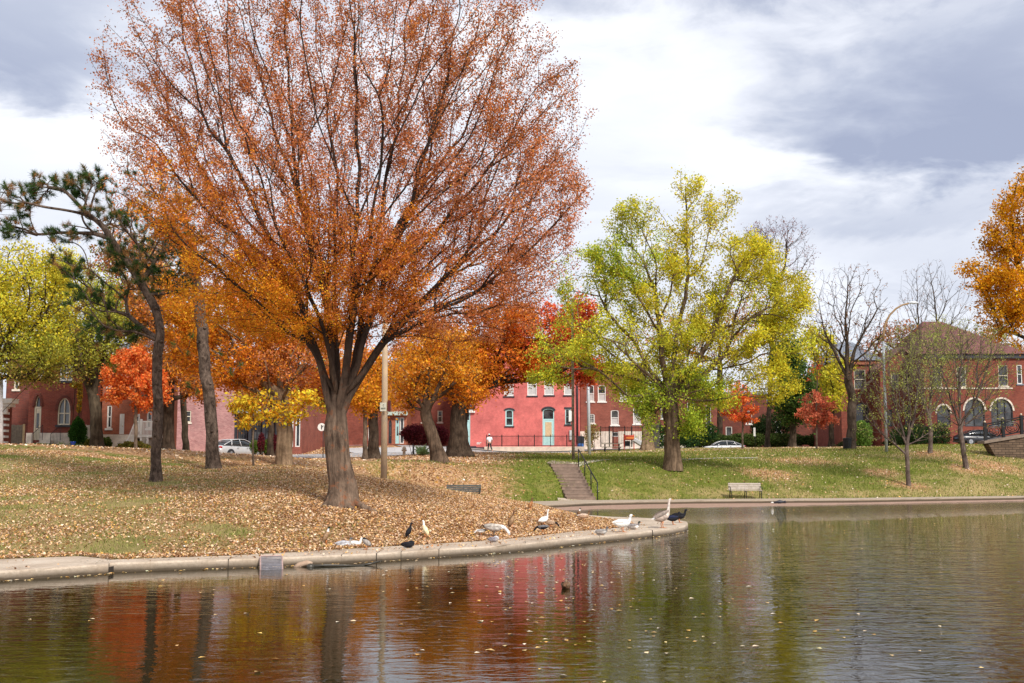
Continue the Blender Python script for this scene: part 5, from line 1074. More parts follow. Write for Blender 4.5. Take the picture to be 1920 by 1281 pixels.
board_fence('short white-grey gate panel right of the cone-shaped evergreen', 76, 157, 172, 797, 834, plain('grey_white_paint', (.5,.47,.42), .7))
board_fence('dark board fence beside the dark twin-trunk shade, right end of the iron fence', 121, 1216, 1236, 795, 836, plain('dark_boards', (.07,.06,.05), .8))

# ================================================================== STREET FURNITURE
def pole(name, label, px, D, pts, r, mat, cat='pole', n=10, r2=None):
    x = XP(px, D, 3); z = h1(x, D); e = empty(name, (x, D, z), 0, label, cat); P_ = [(x, D, z-.3)]+[tuple(P(a, b, D)) for a, b in pts]
    MB().tube(P_, np.linspace(r, r2 or r*.8, len(P_)), n).build('pole_shaft', mat, e, True); return e
x0 = XP(720, 42.5, 3); e = pole('light_pole', 'tan concrete pole with a small notice plate, right of the huge tree', 720.5, 42.5, [(721, 780), (722.5, 560)], .125, plain('pole_tan', (.52,.37,.22), .8, var=.15, scale=3, c2=(.36,.27,.19)))
D = 42.25; sg = MB(); a, b = XP(711,D), XP(723,D); sg.box(a, b, D, D+.02, ZP(771,D), ZP(755,D)); s_ = sg.build('sign_plate', plain('sign_cream', (.62,.60,.48), .5, var=.03, bmp=0), e)
mb = MB(); t = plain('sign_ink', (.10,.12,.09), .6, bmp=0); zc = ZP(760,D); w = b-a
# a small round emblem over a line of heavy capitals
mb.tube([(a+w*.55+.022*math.cos(q), D-.004, zc+.03*math.sin(q)) for q in np.linspace(.7, 5.6, 9)], .006, 5)
for i in range(6):
    xx = a+w*(.16+i*.12); z0_ = ZP(767.6,D); z1_ = ZP(764.6,D); mb.box(xx, xx+.006, D-.006, D-.001, z0_, z1_); mb.box(xx+.016, xx+.022, D-.006, D-.001, z0_, z1_)
    zz = z1_ if i % 2 else (z0_+z1_)/2; mb.box(xx+.0065, xx+.0155, D-.006, D-.001, zz-.008, zz)
reparent(mb.build('lettering', t, e), s_)
o = MB().box(XP(726.5,42.5), XP(730.5,42.5), 42.4, 42.75, ZP(772,42.5), ZP(751,42.5)).build('maroon_box', plain('maroon_paint', (.09,.01,.012), .4), e)
e = pole('utility_pole', 'brown wooden utility pole at the head of the steps', 1075, 74, [(1074.5, 800), (1073, 560)], .1, plain('pole_wood', (.24,.18,.13), .9, var=.3, scale=4)); D = 74; x = XP(1073.5,D)
mb = MB(); 
for py in (770, 790, 835): mb.tube([(x+.11*math.cos(q), D+.11*math.sin(q), ZP(py,D)) for q in np.linspace(0, 2*PI, 13)], .012, 5)
mb.build('bands', IRON, e); MB().box(x-.17, x-.1, D-.06, D+.06, ZP(850,D), ZP(844,D)).build('small_box', WHT, e)
pole('metal_pole', 'slim pale grey metal pole right of the wooden utility pole', 1105, 90, [(1103.5, 760), (1101, 640)], .15, plain('pole_grey', (.50,.53,.56), .45, metal=.3, var=.08), r2=.1)
e = pole('street_lamp', 'tall curved-arm street lamp rising through the twiggy trees', 1662, 86, [(1660, 760), (1657, 680), (1656.5, 640)], .12, plain('pole_weathered', (.33,.35,.37), .5, metal=.2, var=.15), 'street lamp', r2=.09)
arm = [P(1656.5,642,86), P(1657,622,86), P(1661,604,86), P(1669,590,86), P(1680,579,86), P(1692,572,86), P(1704,569,86)]
MB().tube(arm, np.linspace(.09, .06, 7), 8).build('arm', plain('rusty_brown', (.28,.17,.08), .7), e, True)
c = P(1712, 567.5, 86); MB().ball(c, .42, .13, .1, 12, 8).build('lamp_head', plain('lamp_grey', (.6,.62,.65), .4), e, True)
pole('marker_post', 'pale blue-white post between the leaning dark trunk and the maroon bush', 809, 86, [(807.5, 800), (806.5, 778)], .12, plain('post_blue', (.48,.54,.62), .5), 'post')
pole('grey_post', 'pale grey post cut by the left edge of the picture', 1.5, 62, [(1.5, 800), (1.5, 704)], .14, plain('post_grey', (.50,.47,.46), .6), 'post')
pole('short_post', 'short black post standing beside the fire hydrant', 775, 91, [(774.5, 832)], .06, IRON, 'post')
pole('short_post', 'short black post left of the broad dark maple trunk', 838, 91, [(838, 836)], .06, IRON, 'post')
e = pole('sign_post', 'brown post with a small round white sign left of the huge trunk', 606, 78, [(606, 800)], .035, IRON, 'sign'); D = 77.9; c = P(603, 801, D)
mb = MB(); mb.tube([(c[0], D-.01, c[2]), (c[0], D+.01, c[2])], [.27, .27], 20); q = mb.build('sign_disc', WHT, e); mb = MB(); mb.obox((c[0], D-.018, c[2]), (1,0,0), (0,1,0), (0,0,1), .03, .004, .15); mb.obox((c[0]+.06, D-.018, c[2]+.03), (.7,0,.7), (0,1,0), (-.7,0,.7), .1, .004, .025); reparent(mb.build('sign_mark', IRON, e), q)
e = pole('sign_post', 'thin dark post with a narrow white sign in front of the hedge', 1416, 124, [(1416, 800)], .04, IRON, 'sign'); D = 123.9; MB().box(XP(1414.2,D), XP(1418,D), D, D+.03, ZP(818,D), ZP(802,D)).build('sign_plate', WHT, e)
# fire hydrant
D = 90; x = XP(757.5,D); z = h1(x,D); e = empty('fire_hydrant', (x,D,z), 0, 'small cream fire hydrant at the kerb behind the concrete pole', 'hydrant'); mb = MB()
mb.tube([(x,D,z-.1),(x,D,z+.05),(x,D,z+.07),(x,D,z+.5),(x,D,z+.53),(x,D,z+.58),(x,D,z+.68),(x,D,z+.75)], [.17,.17,.12,.12,.16,.16,.11,.03], 14); hm = plain('hydrant_cream', (.58,.46,.33), .5); mb.build('barrel', hm, e, True)
for s in (-1, 1): MB().tube([(x+s*.1,D,z+.42),(x+s*.2,D,z+.42)], [.07,.075], 10).build('nozzle_cap', hm, e)
MB().tube([(x,D-.1,z+.38),(x,D-.22,z+.38)], [.09,.095], 10).build('nozzle_cap', hm, e)
# litter bin
D = 92; x = XP(1591.5,D); z = h1(x,D); e = empty('litter_bin', (x,D,z), 0, 'black slatted litter bin at the foot of the bare dark tree', 'bin'); mb = MB()
for i in range(22): a = 2*PI*i/22; mb.obox((x+.4*math.cos(a), D+.4*math.sin(a), z+.46), (-math.sin(a),math.cos(a),0), (math.cos(a),math.sin(a),0), (0,0,1), .045, .01, .44)
mb.build('slats', IRON, e); mb = MB()
for zz in (.08, .5, .88): mb.tube([(x+.415*math.cos(q), D+.415*math.sin(q), z+zz) for q in np.linspace(0, 2*PI, 25)], .018, 5)
mb.build('hoops', IRON, e); MB().cyl(x, D, z+.04, z+.86, .36, 18).build('liner', plain('bin_liner', (.02,.02,.02), .5), e); MB().tube([(x,D,z+.9),(x,D,z+.93),(x,D,z+.96)], [.44,.42,.2], 22).build('lid', IRON, e)
# picnic table, chair, slide
D = 112; x = XP(1148,D); z = h1(x,D); e = empty('picnic_table', (x,D,z), 0, 'grey wooden picnic table in front of the tall iron fence', 'picnic table')
for n_, (ya, yb, zz, w) in {'tabletop': (-.38,.38,.76,.95), }.items(): MB().box(x-w, x+w, D+ya, D+yb, z+zz-.05, z+zz).build(n_, WOODG, e)
for s in (-1, 1): MB().box(x-.95, x+.95, D+s*.72-.13, D+s*.72+.13, z+.40, z+.45).build('bench_plank', WOODG, e)
for s in (-1, 1):
    mb = MB(); X_ = x+s*.7
    for t_ in (-1, 1): mb.obox((X_, D+t_*.42, z+.33), (1,0,0), (0,.5*t_,-.86), (0,.86,.5*t_), .045, .42, .045)
    mb.box(X_+.048, X_+.1, D-.82, D+.82, z+.33, z+.398); mb.build('trestle', plain('dark_wood', (.05,.04,.035), .8), e)
D = 116; x = XP(1180,D); z = h1(x,D); e = empty('play_slide', (x,D,z), 0, 'red and orange plastic play slide behind the iron fence', 'slide'); rp = plain('red_plastic', (.50,.06,.03), .4, bmp=0)
MB().box(x-.5, x+.55, D+.05, D+.6, z+1.0, z+1.5).build('tower_panel', rp, e, bevel=.05); MB().box(x-.3, x+.5, D-.003, D+.046, z+1.12, z+1.3).build('window_strip', plain('orange_plastic', (.75,.22,.05), .4, bmp=0), e)
mb = MB()
for a_ in (-.5,.5): mb.tube([(x+a_,D+.1,z),(x+a_,D+.1,z+1.6)], .05, 8)
mb.build('posts', rp, e); MB().tube([(x+.5,D,z+1.05),(x+1.2,D-.2,z+.6),(x+1.9,D-.4,z+.35),(x+2.3,D-.5,z+.5)], [.12,.14,.14,.1], 6, sq=2).build('slide', plain('grey_plastic', (.42,.42,.42), .4, bmp=0), e)
D = 114.5; x = XP(1177,D); z = h1(x,D); e = empty('camp_chair', (x,D,z), 0, 'dark folding camp chair beside the red slide', 'chair'); MB().obox((x,D+.2,z+.7), (1,0,0), (0,1,.2), (0,-.2,1), .28, .012, .25).build('backrest', DARKT, e); MB().box(x-.27, x+.27, D-.25, D+.18, z+.4, z+.43).build('seat', DARKT, e)
for a_ in (-.25,.25):
    for b_ in (-.22,.18): MB().tube([(x+a_,D+b_,z),(x+a_*.9,D+b_*.9,z+.4)], .013, 6).build('leg', plain('grey_plastic', (.4,.4,.4)), e)
# blue crate and black bin at the pink house corner
D = 115.6; x = XP(1089,D); z = ZP(837.5,D)
o = tag(MB().box(x-.35, x+.3, D-.2, D+.25, z+.004, z+.3, .03).build('blue_crate', plain('blue_plastic', (.03,.11,.35), .4), loc=(x,D,z), bevel=.02), 'small blue crate on the terrace corner of the pink house', 'crate')
e = empty('wheelie_bin', (x+.1,D+.7,z), 0, 'black bin standing behind the blue crate at the pink house corner', 'bin'); MB().add([(x-.2,D+.45,z+.05),(x+.35,D+.45,z+.05),(x+.35,D+.95,z+.05),(x-.2,D+.95,z+.05),(x-.27,D+.4,z+1.0),(x+.42,D+.4,z+1.0),(x+.42,D+1.05,z+1.0),(x-.27,D+1.05,z+1.0)], [(0,3,2,1),(4,5,6,7),(0,1,5,4),(1,2,6,5),(2,3,7,6),(3,0,4,7)]).build('body', DARKT, e); MB().box(x-.3, x+.45, D+.36, D+1.08, z+1.003, z+1.08, .04).build('lid', DARKT, e)
for s in (-.18,.33): MB().tube([(x+s-.03,D+1.0,z+.1),(x+s+.03,D+1.0,z+.1)], .1, 12).build('wheel', IRON, e)

# steps and handrail
bx, by, bz = XP(1090,62.3,.2), 62.3, .2; tx, ty, tz_ = XP(1056,66.9,2.1), 66.9, 2.16
d = np.array([tx-bx, ty-by]); Ls = np.hypot(*d); d /= Ls; nrm = np.array([d[1], -d[0]]); nst = 11
e = empty('garden_steps', (bx,by,bz), 0, 'flight of eleven brown concrete steps climbing the grassy bank', 'steps'); SM = plain('step_concrete', (.27,.19,.145), .9, var=.2, scale=3, c2=(.15,.105,.08))
for i in range(nst):
    r0 = Ls*i/nst; z1_ = bz+(tz_-bz)*(i+1)/nst; dd = Ls/nst+(1.0 if i == nst-1 else .1); c = np.array([bx,by])+d*(r0+dd/2)
    mb = MB(); mb.obox((c[0],c[1],z1_-.25), (*nrm,0), (*d,0), (0,0,1), .8, dd/2, .247); mb.obox((c[0]-d[0]*.015,c[1]-d[1]*.015,z1_-.02), (*nrm,0), (*d,0), (0,0,1), .803, dd/2, .022); mb.build('step', SM, e)
ribbon('landing', [(1050, 67.2), (1060, 70)], 1.6, plain('landing_concrete', (.25,.19,.15), .9, var=.15), .04); ribbon('path', [(1093, 60.8), (1090, 62.4)], 2.6, CONC, .05, .4)
e = empty('handrail', (bx,by,bz), 0, 'black pipe handrail running down the right side of the steps', 'handrail'); R_ = [np.array([bx,by])+nrm*.88+d*t for t in (-.1, 1.4, 2.9, 4.5)]; zz = [bz, bz+(tz_-bz)*1.4/Ls, bz+(tz_-bz)*2.9/Ls, bz+(tz_-bz)*4.4/Ls]
for q, z_ in zip(R_, zz): MB().tube([(q[0],q[1],z_-.2),(q[0],q[1],z_+.93)], .032, 8).build('post', IRON, e, True)
mb = MB(); mb.tube([(q[0],q[1],z_+.95) for q, z_ in zip(R_, zz)], .035, 8); mb.build('rail', IRON, e, True)
# benches
SLAT = plain('bench_slat', (.50,.43,.37), .75, var=.2, scale=7, c2=(.30,.24,.20))
def bench():
    e = empty('park_bench', (0,0,0)); 
    def sl(nm, lst):
        mb = MB()
        for (y, z, tilt) in lst: mb.obox((0,y,z), (1,0,0), (0,math.cos(tilt),math.sin(tilt)), (0,-math.sin(tilt),math.cos(tilt)), .93, .016, .042)
        mb.build(nm, SLAT, e, bevel=.006)
    sl('backrest', [(.22+.028*i, .52+.098*i, -.25) for i in range(4)]); sl('seat', [(-.22+.1*i, .44-.01*(i > 0), PI/2) for i in range(5)])
    for x in (-.86, 0, .86):
        mb = MB(); mb.tube([(x,-.26,0),(x,-.21,.12),(x,-.25,.28),(x,-.25,.41)], [.028,.024,.024,.026], 6); mb.tube([(x,.30,0),(x,.22,.15),(x,.2,.3),(x,.22,.42),(x,.34,.92)], [.028,.024,.024,.026,.02], 6); mb.tube([(x,-.27,.40),(x,.23,.39)], .022, 6); mb.build('leg', IRON, e, True)
    for x in (-.9, .9): MB().tube([(x,-.25,.42),(x,-.27,.58),(x,-.2,.64),(x,.1,.63),(x,.27,.66)], .02, 6).build('armrest', IRON, e, True)
    return e
bn = bench(); x = XP(1398, 65.4, .3); bn.location = (x, 65.4, max(.2, h1(x, 65.4))+.01); tag(bn, 'pale slatted bench with black legs facing the pond on the far path', 'bench', 'park benches along the far path')
b2 = copy_tree(bn); x = XP(868, 60.5, .3); b2.location = (x, 60.5, .2); b2.rotation_euler = (0, 0, -.1); tag(b2, 'half-hidden dark grey bench behind the leafy hill, its legs out of sight', 'bench', 'park benches along the far path')
GRS = plain('bench_grey', (.075,.075,.068), .8, var=.25, scale=6)
for o in bpy.data.objects:
    if o.parent == b2 and o.name.split('.')[0] in ('backrest', 'seat'): o.data = o.data.copy(); o.data.materials[0] = GRS
# abutment wall and iron railing on the right
D0 = 84
def prismx(mb, pts, D, depth): mb.prism([(XP(px, D, ZP(py, D)), ZP(py, D)) for px, py in pts], D, D+depth)
mb = MB(); prismx(mb, [(1868,858),(1853,832),(1945,816),(2100,812),(2100,905),(1960,905),(1905,878)], D0, 1.0); SW = brickmat('rough_stone', (.17,.12,.085), (.10,.07,.05), (.04,.03,.022), scale=.45)
x = XP(1890,D0); o = mb.build('stone_wall', SW, loc=(x,D0,1.5)); tag(o, 'sloping brown stone abutment wall under the iron railing', 'wall')
mb = MB(); prismx(mb, [(1846,832),(1920,820),(2100,808),(2100,802),(1920,814),(1846,827)], D0-.1, 1.3); o = mb.build('wall_coping', plain('coping_stone', (.20,.15,.115), .85), loc=(x,D0,3.3)); tag(o, 'brown coping slab lying on the stone abutment wall', 'coping')
e = empty('iron_railing', (XP(1850,D0), D0+.3, ZP(826,D0)), 0, 'black iron railing with ring ornaments on the stone wall at the right', 'railing'); Dr = D0+.3
pst = [(1850, 826, 793), (1884, 821, 786), (1919, 816, 779), (1956, 811, 774)]
for px, pb, pt in pst: x = XP(px,Dr); mb = MB(); mb.box(x-.1, x+.1, Dr-.1, Dr+.1, ZP(pb,Dr), ZP(pt,Dr)); mb.build('post', IRON, e); mb = MB(); mb.ball((x,Dr,ZP(pt,Dr)+.07), .08, .08, .08, 10, 8); mb.build('finial', plain('finial_cream', (.55,.45,.33), .5), e, True)
mb = MB()
for off in (3, 7, 30): mb.tube([(XP(px,Dr), Dr, ZP(pt+off, Dr)) for px, pb, pt in pst], .05, 6)
mb.build('rails', IRON, e)
for (a_, b_) in zip(pst[:-1], pst[1:]):
    cx = (XP(a_[0],Dr)+XP(b_[0],Dr))/2; cz0 = (ZP(a_[2]+19,Dr)+ZP(b_[2]+19,Dr))/2; mb = MB()
    for rr_, w in ((.42,.042), (.30,.03)): mb.tube([(cx+rr_*1.2*math.cos(q), Dr, cz0+rr_*math.sin(q)) for q in np.linspace(0, 2*PI, 25)], w, 5)
    for q in np.linspace(0, 2*PI, 7)[:-1]: mb.tube([(cx+.3*1.2*math.cos(q), Dr, cz0+.3*math.sin(q)), (cx+.1*math.cos(q+.8), Dr, cz0+.1*math.sin(q+.8))], .025, 5)
    mb.build('ring_ornament', IRON, e)
# grate at the kerb and floating branch
A_, B_ = XP(487,24.1,.2), XP(529,24.3,.2); e = empty('outlet_grate', ((A_+B_)/2, 24.0, 0), 0, 'tilted rusty metal grate leaning from the kerb into the water', 'grate')
def gp(u, v): return np.array([A_+(B_-A_)*u+v*.17, 24.15+.12*u-v*.72, .225-.30*v])
RU = plain('rusty_frame', (.40,.27,.24), .7); mb = MB()
for a_, b_ in (((0,0),(1,0)),((0,1),(1,1)),((0,0),(0,1)),((1,0),(1,1))): mb.tube([gp(*a_), gp(*b_)], .016, 4)
mb.build('frame', RU, e); mb = MB()
for i in range(1, 26): mb.tube([gp(i/26,0), gp(i/26,1)], .0045, 4)
for i in range(1, 12): mb.tube([gp(0,i/12), gp(1,i/12)], .0045, 4)
mb.build('mesh', plain('zinc_grey', (.30,.29,.32), .5, metal=.4), e)
D = 24.25; p0 = XP(556,D,0); e = empty('floating_branch', (p0,D,0), 0, 'broken pale log end and dark branch floating along the kerb', 'branch'); mb = MB()
mb.tube([(p0-.08,D,-.05),(p0+.05,D,.03),(p0+.22,D+.02,.075),(p0+.32,D,.05)], [.04,.06,.06,.05], 9); mb.build('log', plain('pale_wood2', (.48,.34,.24), .85, c2=(.28,.18,.12)), e, True)
mb = MB(); mb.ball((p0+.3,D-.06,.0), .09, .08, .075, 9, 7); mb.tube([(p0+.25,D-.05,.0),(p0+.6,D,.03),(p0+1.0,D+.1,.02),(p0+1.4,D+.2,.0)], [.05,.03,.02,.015], 6); mb.tube([(p0+1.25,D+.25,.0),(p0+1.5,D+.35,.03),(p0+1.75,D+.45,.09)], [.02,.025,.01], 6); mb.build('dark_wood', plain('wet_wood', (.04,.035,.025), .4), e, True)
D = 61.9; p0 = XP(1447,D,0); e = empty('drift_debris', (p0,D,.02), 0, 'dark drift debris with a white plastic piece lodged under the far kerb', 'debris'); mb = MB()
mb.tube([(p0+.1,D-.15,.08),(p0+.4,D-.12,.14),(p0+.75,D-.1,.1)], [.05,.09,.05], 7); mb.tube([(p0+.3,D-.2,.02),(p0+.7,D-.2,.18)], .03, 5); mb.build('dark_wood', DARKT, e, True); MB().ball((p0-.02,D-.2,.09), .08, .04, .04, 9, 6).build('white_piece', WHT, e, True)
# garden bits at the arched house
for px, w, l in ((137, .3, 'grey stone planter pot at the left of the row, under a blue pot'), (147, .24, 'small grey stone planter pot in the middle of the row'), (158, .25, 'dark grey planter pot nearest the board gate'), (113, .28, 'terracotta-brown planter below the arched window')):
    D = 71.5; x = XP(px,D); z = h1(x,D); e = empty('planter_pot', (x,D,z), 0, l, 'planter', 'planters by the arched house'); mm = plain('pot_brown', (.30,.18,.11)) if px == 113 else plain('pot_grey', (.30,.31,.33), .8)
    MB().tube([(x,D,z-.1),(x,D,z+.06),(x,D,z+w*.9),(x,D,z+w),(x,D,z+w*.8)], [w*.6,w*.65,w*.9,w,w*.8], 14).build('pot', mm, e, True)
    cc = np.array([x,D,z+w*1.1])+RNG.normal(size=(160,3))*[w*.5,w*.4,w*.3]; V, Fq = leaf_quads(cc, .09); mesh_np('plant', V, Fq, FOL, e, col=np.repeat(pick([(.1,.2,.04),(.4,.42,.2)], 160), 4, 0))
D = 71.4; x = XP(135,D); z = h1(x,D)+.32; o = tag(MB().tube([(x,D,z),(x,D,z+.2),(x,D,z+.24)], [.13,.18,.19], 14).build('blue_pot', plain('blue_glaze', (.02,.06,.35), .2), loc=(x,D,z), smooth=True), 'small cobalt blue glazed pot on the grey stone planter', 'pot')
# ================================================================== CARS
def loft(mb, st, n=16, pw=.55):
    """st: (x, zlo, zhi, halfwidth_bottom, halfwidth_top)"""
    R = []
    for (x, z0, z1, wb, wt) in st:
        for j in range(n):
            a = 2*PI*j/n; ca, sa = math.cos(a), math.sin(a); cy__ = math.copysign(abs(ca)**pw, ca); cz__ = math.copysign(abs(sa)**pw, sa)
            t = (cz__+1)/2; R.append((x, cy__*(wb*(1-t)+wt*t), z0+(z1-z0)*t))
    m = len(st); fs = [(i*n+j, (i+1)*n+j, (i+1)*n+(j+1) % n, i*n+(j+1) % n) for i in range(m-1) for j in range(n)]
    fs += [tuple(range(n)), tuple((m-1)*n+j for j in range(n-1, -1, -1))]; return mb.add(R, fs)
TYRE = plain('tyre', (.015,.015,.016), .8); TGL = plain('car_glass', (.015,.02,.025), .08, bmp=0, spec=.8); CHROME = plain('alloy', (.55,.56,.58), .25, metal=.9, bmp=0)
def make_car(paint, label, group=None):
    e = empty('parked_car', (0,0,0), 0, label, 'car', group)
    st = [(-2.38,.42,.80,.60,.62),(-2.33,.30,.93,.78,.70),(-2.1,.22,1.00,.88,.76),(-1.7,.20,1.02,.91,.80),(-1.0,.19,.99,.92,.83),(0,.18,.96,.92,.84),(.9,.19,.94,.92,.83),(1.5,.2,.90,.91,.80),(2.0,.22,.82,.87,.74),(2.3,.28,.70,.76,.66),(2.4,.36,.58,.62,.58)]
    mb = MB(); loft(mb, st, 20, .5); mb.build('body', paint, e, True)
    cab = [(-1.95,.90,.98,.66,.64),(-1.45,.9,1.22,.76,.62),(-.95,.9,1.39,.79,.59),(-.3,.9,1.46,.8,.58),(.3,.9,1.44,.8,.58),(.75,.9,1.28,.79,.60),(1.3,.88,.97,.74,.66)]
    mb = MB(); loft(mb, cab, 20, .62); mb.build('windows', TGL, e, True)
    mb = MB(); loft(mb, [(-1.02,1.36,1.40,.54,.50),(-.3,1.43,1.485,.575,.53),(.3,1.41,1.465,.575,.53),(.52,1.35,1.39,.55,.5)], 16, .6); mb.build('roof', paint, e, True)
    for s in (-1, 1):
        mb = MB(); mb.tube([(-1.95,s*.70,.99),(-1.45,s*.66,1.2),(-.98,s*.585,1.385),(-.3,s*.575,1.45),(.35,s*.575,1.43),(.78,s*.61,1.29),(1.32,s*.70,.97)], .032, 6); mb.tube([(-.25,s*.83,.95),(-.25,s*.60,1.44)], .03, 6); mb.tube([(-1.25,s*.82,.98),(-1.05,s*.62,1.36)], .04, 6); mb.build('window_pillar', paint, e, True)
        MB().ball((.72,s*.95,1.0), .09, .1, .07, 8, 6).build('mirror', paint, e, True)
        MB().ball((-2.24,s*.66,.84), .13, .17, .085, 10, 8).build('tail_light', plain('tail_red', (.45,.01,.01), .2, bmp=0), e, True)
        MB().ball((2.2,s*.62,.64), .17, .16, .08, 10, 8).build('headlight', plain('lamp_clear', (.7,.72,.75), .1, bmp=0), e, True)
        for zx in (-.65, .35): MB().box(zx-.09, zx+.09, s*.915-.02, s*.915+.02, .80, .83).build('door_handle', CHROME if s else paint, e)
        for wx in (-1.38, 1.42):
            w = MB().tube([(wx,s*.70,.33),(wx,s*.72,.33),(wx,s*.90,.33),(wx,s*.925,.33)], [.27,.335,.335,.28], 22).build('wheel', TYRE, e, True)
            r = MB(); r.tube([(wx,s*.905,.33),(wx,s*.935,.33)], [.22,.21], 18)
            for k in range(5): a = 2*PI*k/5; r.obox((wx+.11*math.cos(a), s*.94, .33+.11*math.sin(a)), (math.cos(a),0,math.sin(a)), (0,1,0), (-math.sin(a),0,math.cos(a)), .1, .008, .03)
            ro = r.build('rim', CHROME, e); ro.parent = w
            MB().tube([(wx,s*.86,.34),(wx,s*.918,.34)], [.385,.385], 24).build('wheel_arch', DARKT, e)
    MB().box(-2.41,-2.385,-.26,.26,.62,.74).build('number_plate', plain('plate_blue', (.20,.30,.45), .4, bmp=0), e); MB().box(-2.36,-2.3,-.8,.8,.30,.40).build('bumper', plain('bumper_grey', (.1,.1,.1), .5), e)
    return e
def paint(name, c):
    m = plain(name, c, .28, metal=.25 if name == 'silver_paint' else 0, var=.02, bmp=0); return m
c1 = make_car(paint('silver_paint', (.50,.50,.51)), 'silver sedan seen from behind, parked behind the second pine')
D = 86; x = XP(441, D, 2.6); c1.location = (x, D, h1(x, D)+.02); c1.rotation_euler = (0, 0, math.radians(60))
c2 = make_car(paint('white_paint_car', (.75,.75,.76)), 'white sedan parked beyond the lawn crest in front of the hedge')
D = 127.5; x = XP(1357, D, 3.6); c2.location = (x, D, ZP(826, D)-1.44); c2.rotation_euler = (0, 0, PI); c2.scale = (1.0, 1, .95)
c3 = make_car(paint('dark_paint_car', (.02,.022,.03)), 'dark car just showing behind the left twiggy trees by the brick house')
D = 110; x = XP(1838, D, 3.6); c3.location = (x, D, h1(x, D)+.05); c3.rotation_euler = (0, 0, 0.1)

# ================================================================== BIRDS
FEA = attrmat('feathers', .75, 0, .2, 60); BILLY = plain('bill_orange', (.68,.26,.04), .5, bmp=0); BILLD = plain('bill_dark', (.10,.09,.06), .5, bmp=0); LEGO = plain('leg_orange', (.62,.20,.05), .6, bmp=0); LEGD = plain('leg_dark', (.06,.05,.045), .6, bmp=0)
EYE = plain('bird_eye', (.005,.005,.005), .1, bmp=0)
POSES = {   # spine points x (forward), z (up), radius -- for a body of unit size
 'stand': [(-.36,.30,.012),(-.29,.285,.045),(-.18,.26,.085),(-.04,.235,.112),(.09,.245,.105),(.18,.29,.07),(.22,.36,.042),(.235,.43,.036),(.25,.485,.044),(.285,.49,.034),(.31,.485,.02)],
 'tall':  [(-.34,.24,.012),(-.27,.25,.045),(-.17,.26,.088),(-.04,.27,.115),(.08,.31,.105),(.16,.38,.07),(.19,.48,.042),(.205,.60,.034),(.215,.70,.032),(.23,.765,.042),(.265,.775,.034),(.29,.775,.02)],
 'upright': [(-.16,.06,.012),(-.14,.10,.04),(-.10,.17,.085),(-.05,.26,.105),(.0,.35,.088),(.03,.43,.055),(.04,.50,.036),(.045,.56,.034),(.055,.605,.042),(.09,.61,.033),(.115,.605,.02)],
 'sit':   [(-.34,.16,.012),(-.27,.14,.05),(-.16,.12,.09),(-.02,.105,.11),(.10,.115,.10),(.18,.16,.065),(.21,.22,.042),(.22,.27,.038),(.235,.31,.044),(.27,.31,.034),(.295,.30,.02)],
 'sleep': [(-.34,.15,.012),(-.27,.14,.05),(-.16,.125,.09),(-.02,.115,.115),(.10,.12,.105),(.17,.155,.07),(.175,.205,.05),(.13,.235,.045),(.07,.24,.045),(.02,.235,.03),(-.01,.225,.015)],
 'feed':  [(-.34,.33,.012),(-.28,.32,.05),(-.17,.30,.09),(-.03,.27,.115),(.09,.27,.105),(.18,.29,.072),(.26,.28,.048),(.33,.22,.04),(.38,.15,.045),(.40,.105,.036),(.415,.075,.02)],
 'preen': [(-.26,.12,.012),(-.22,.16,.045),(-.15,.21,.085),(-.05,.26,.108),(.05,.31,.095),(.11,.36,.065),(.13,.41,.048),(.10,.43,.045),(.05,.42,.042),(.02,.39,.03),(.0,.36,.018)]}
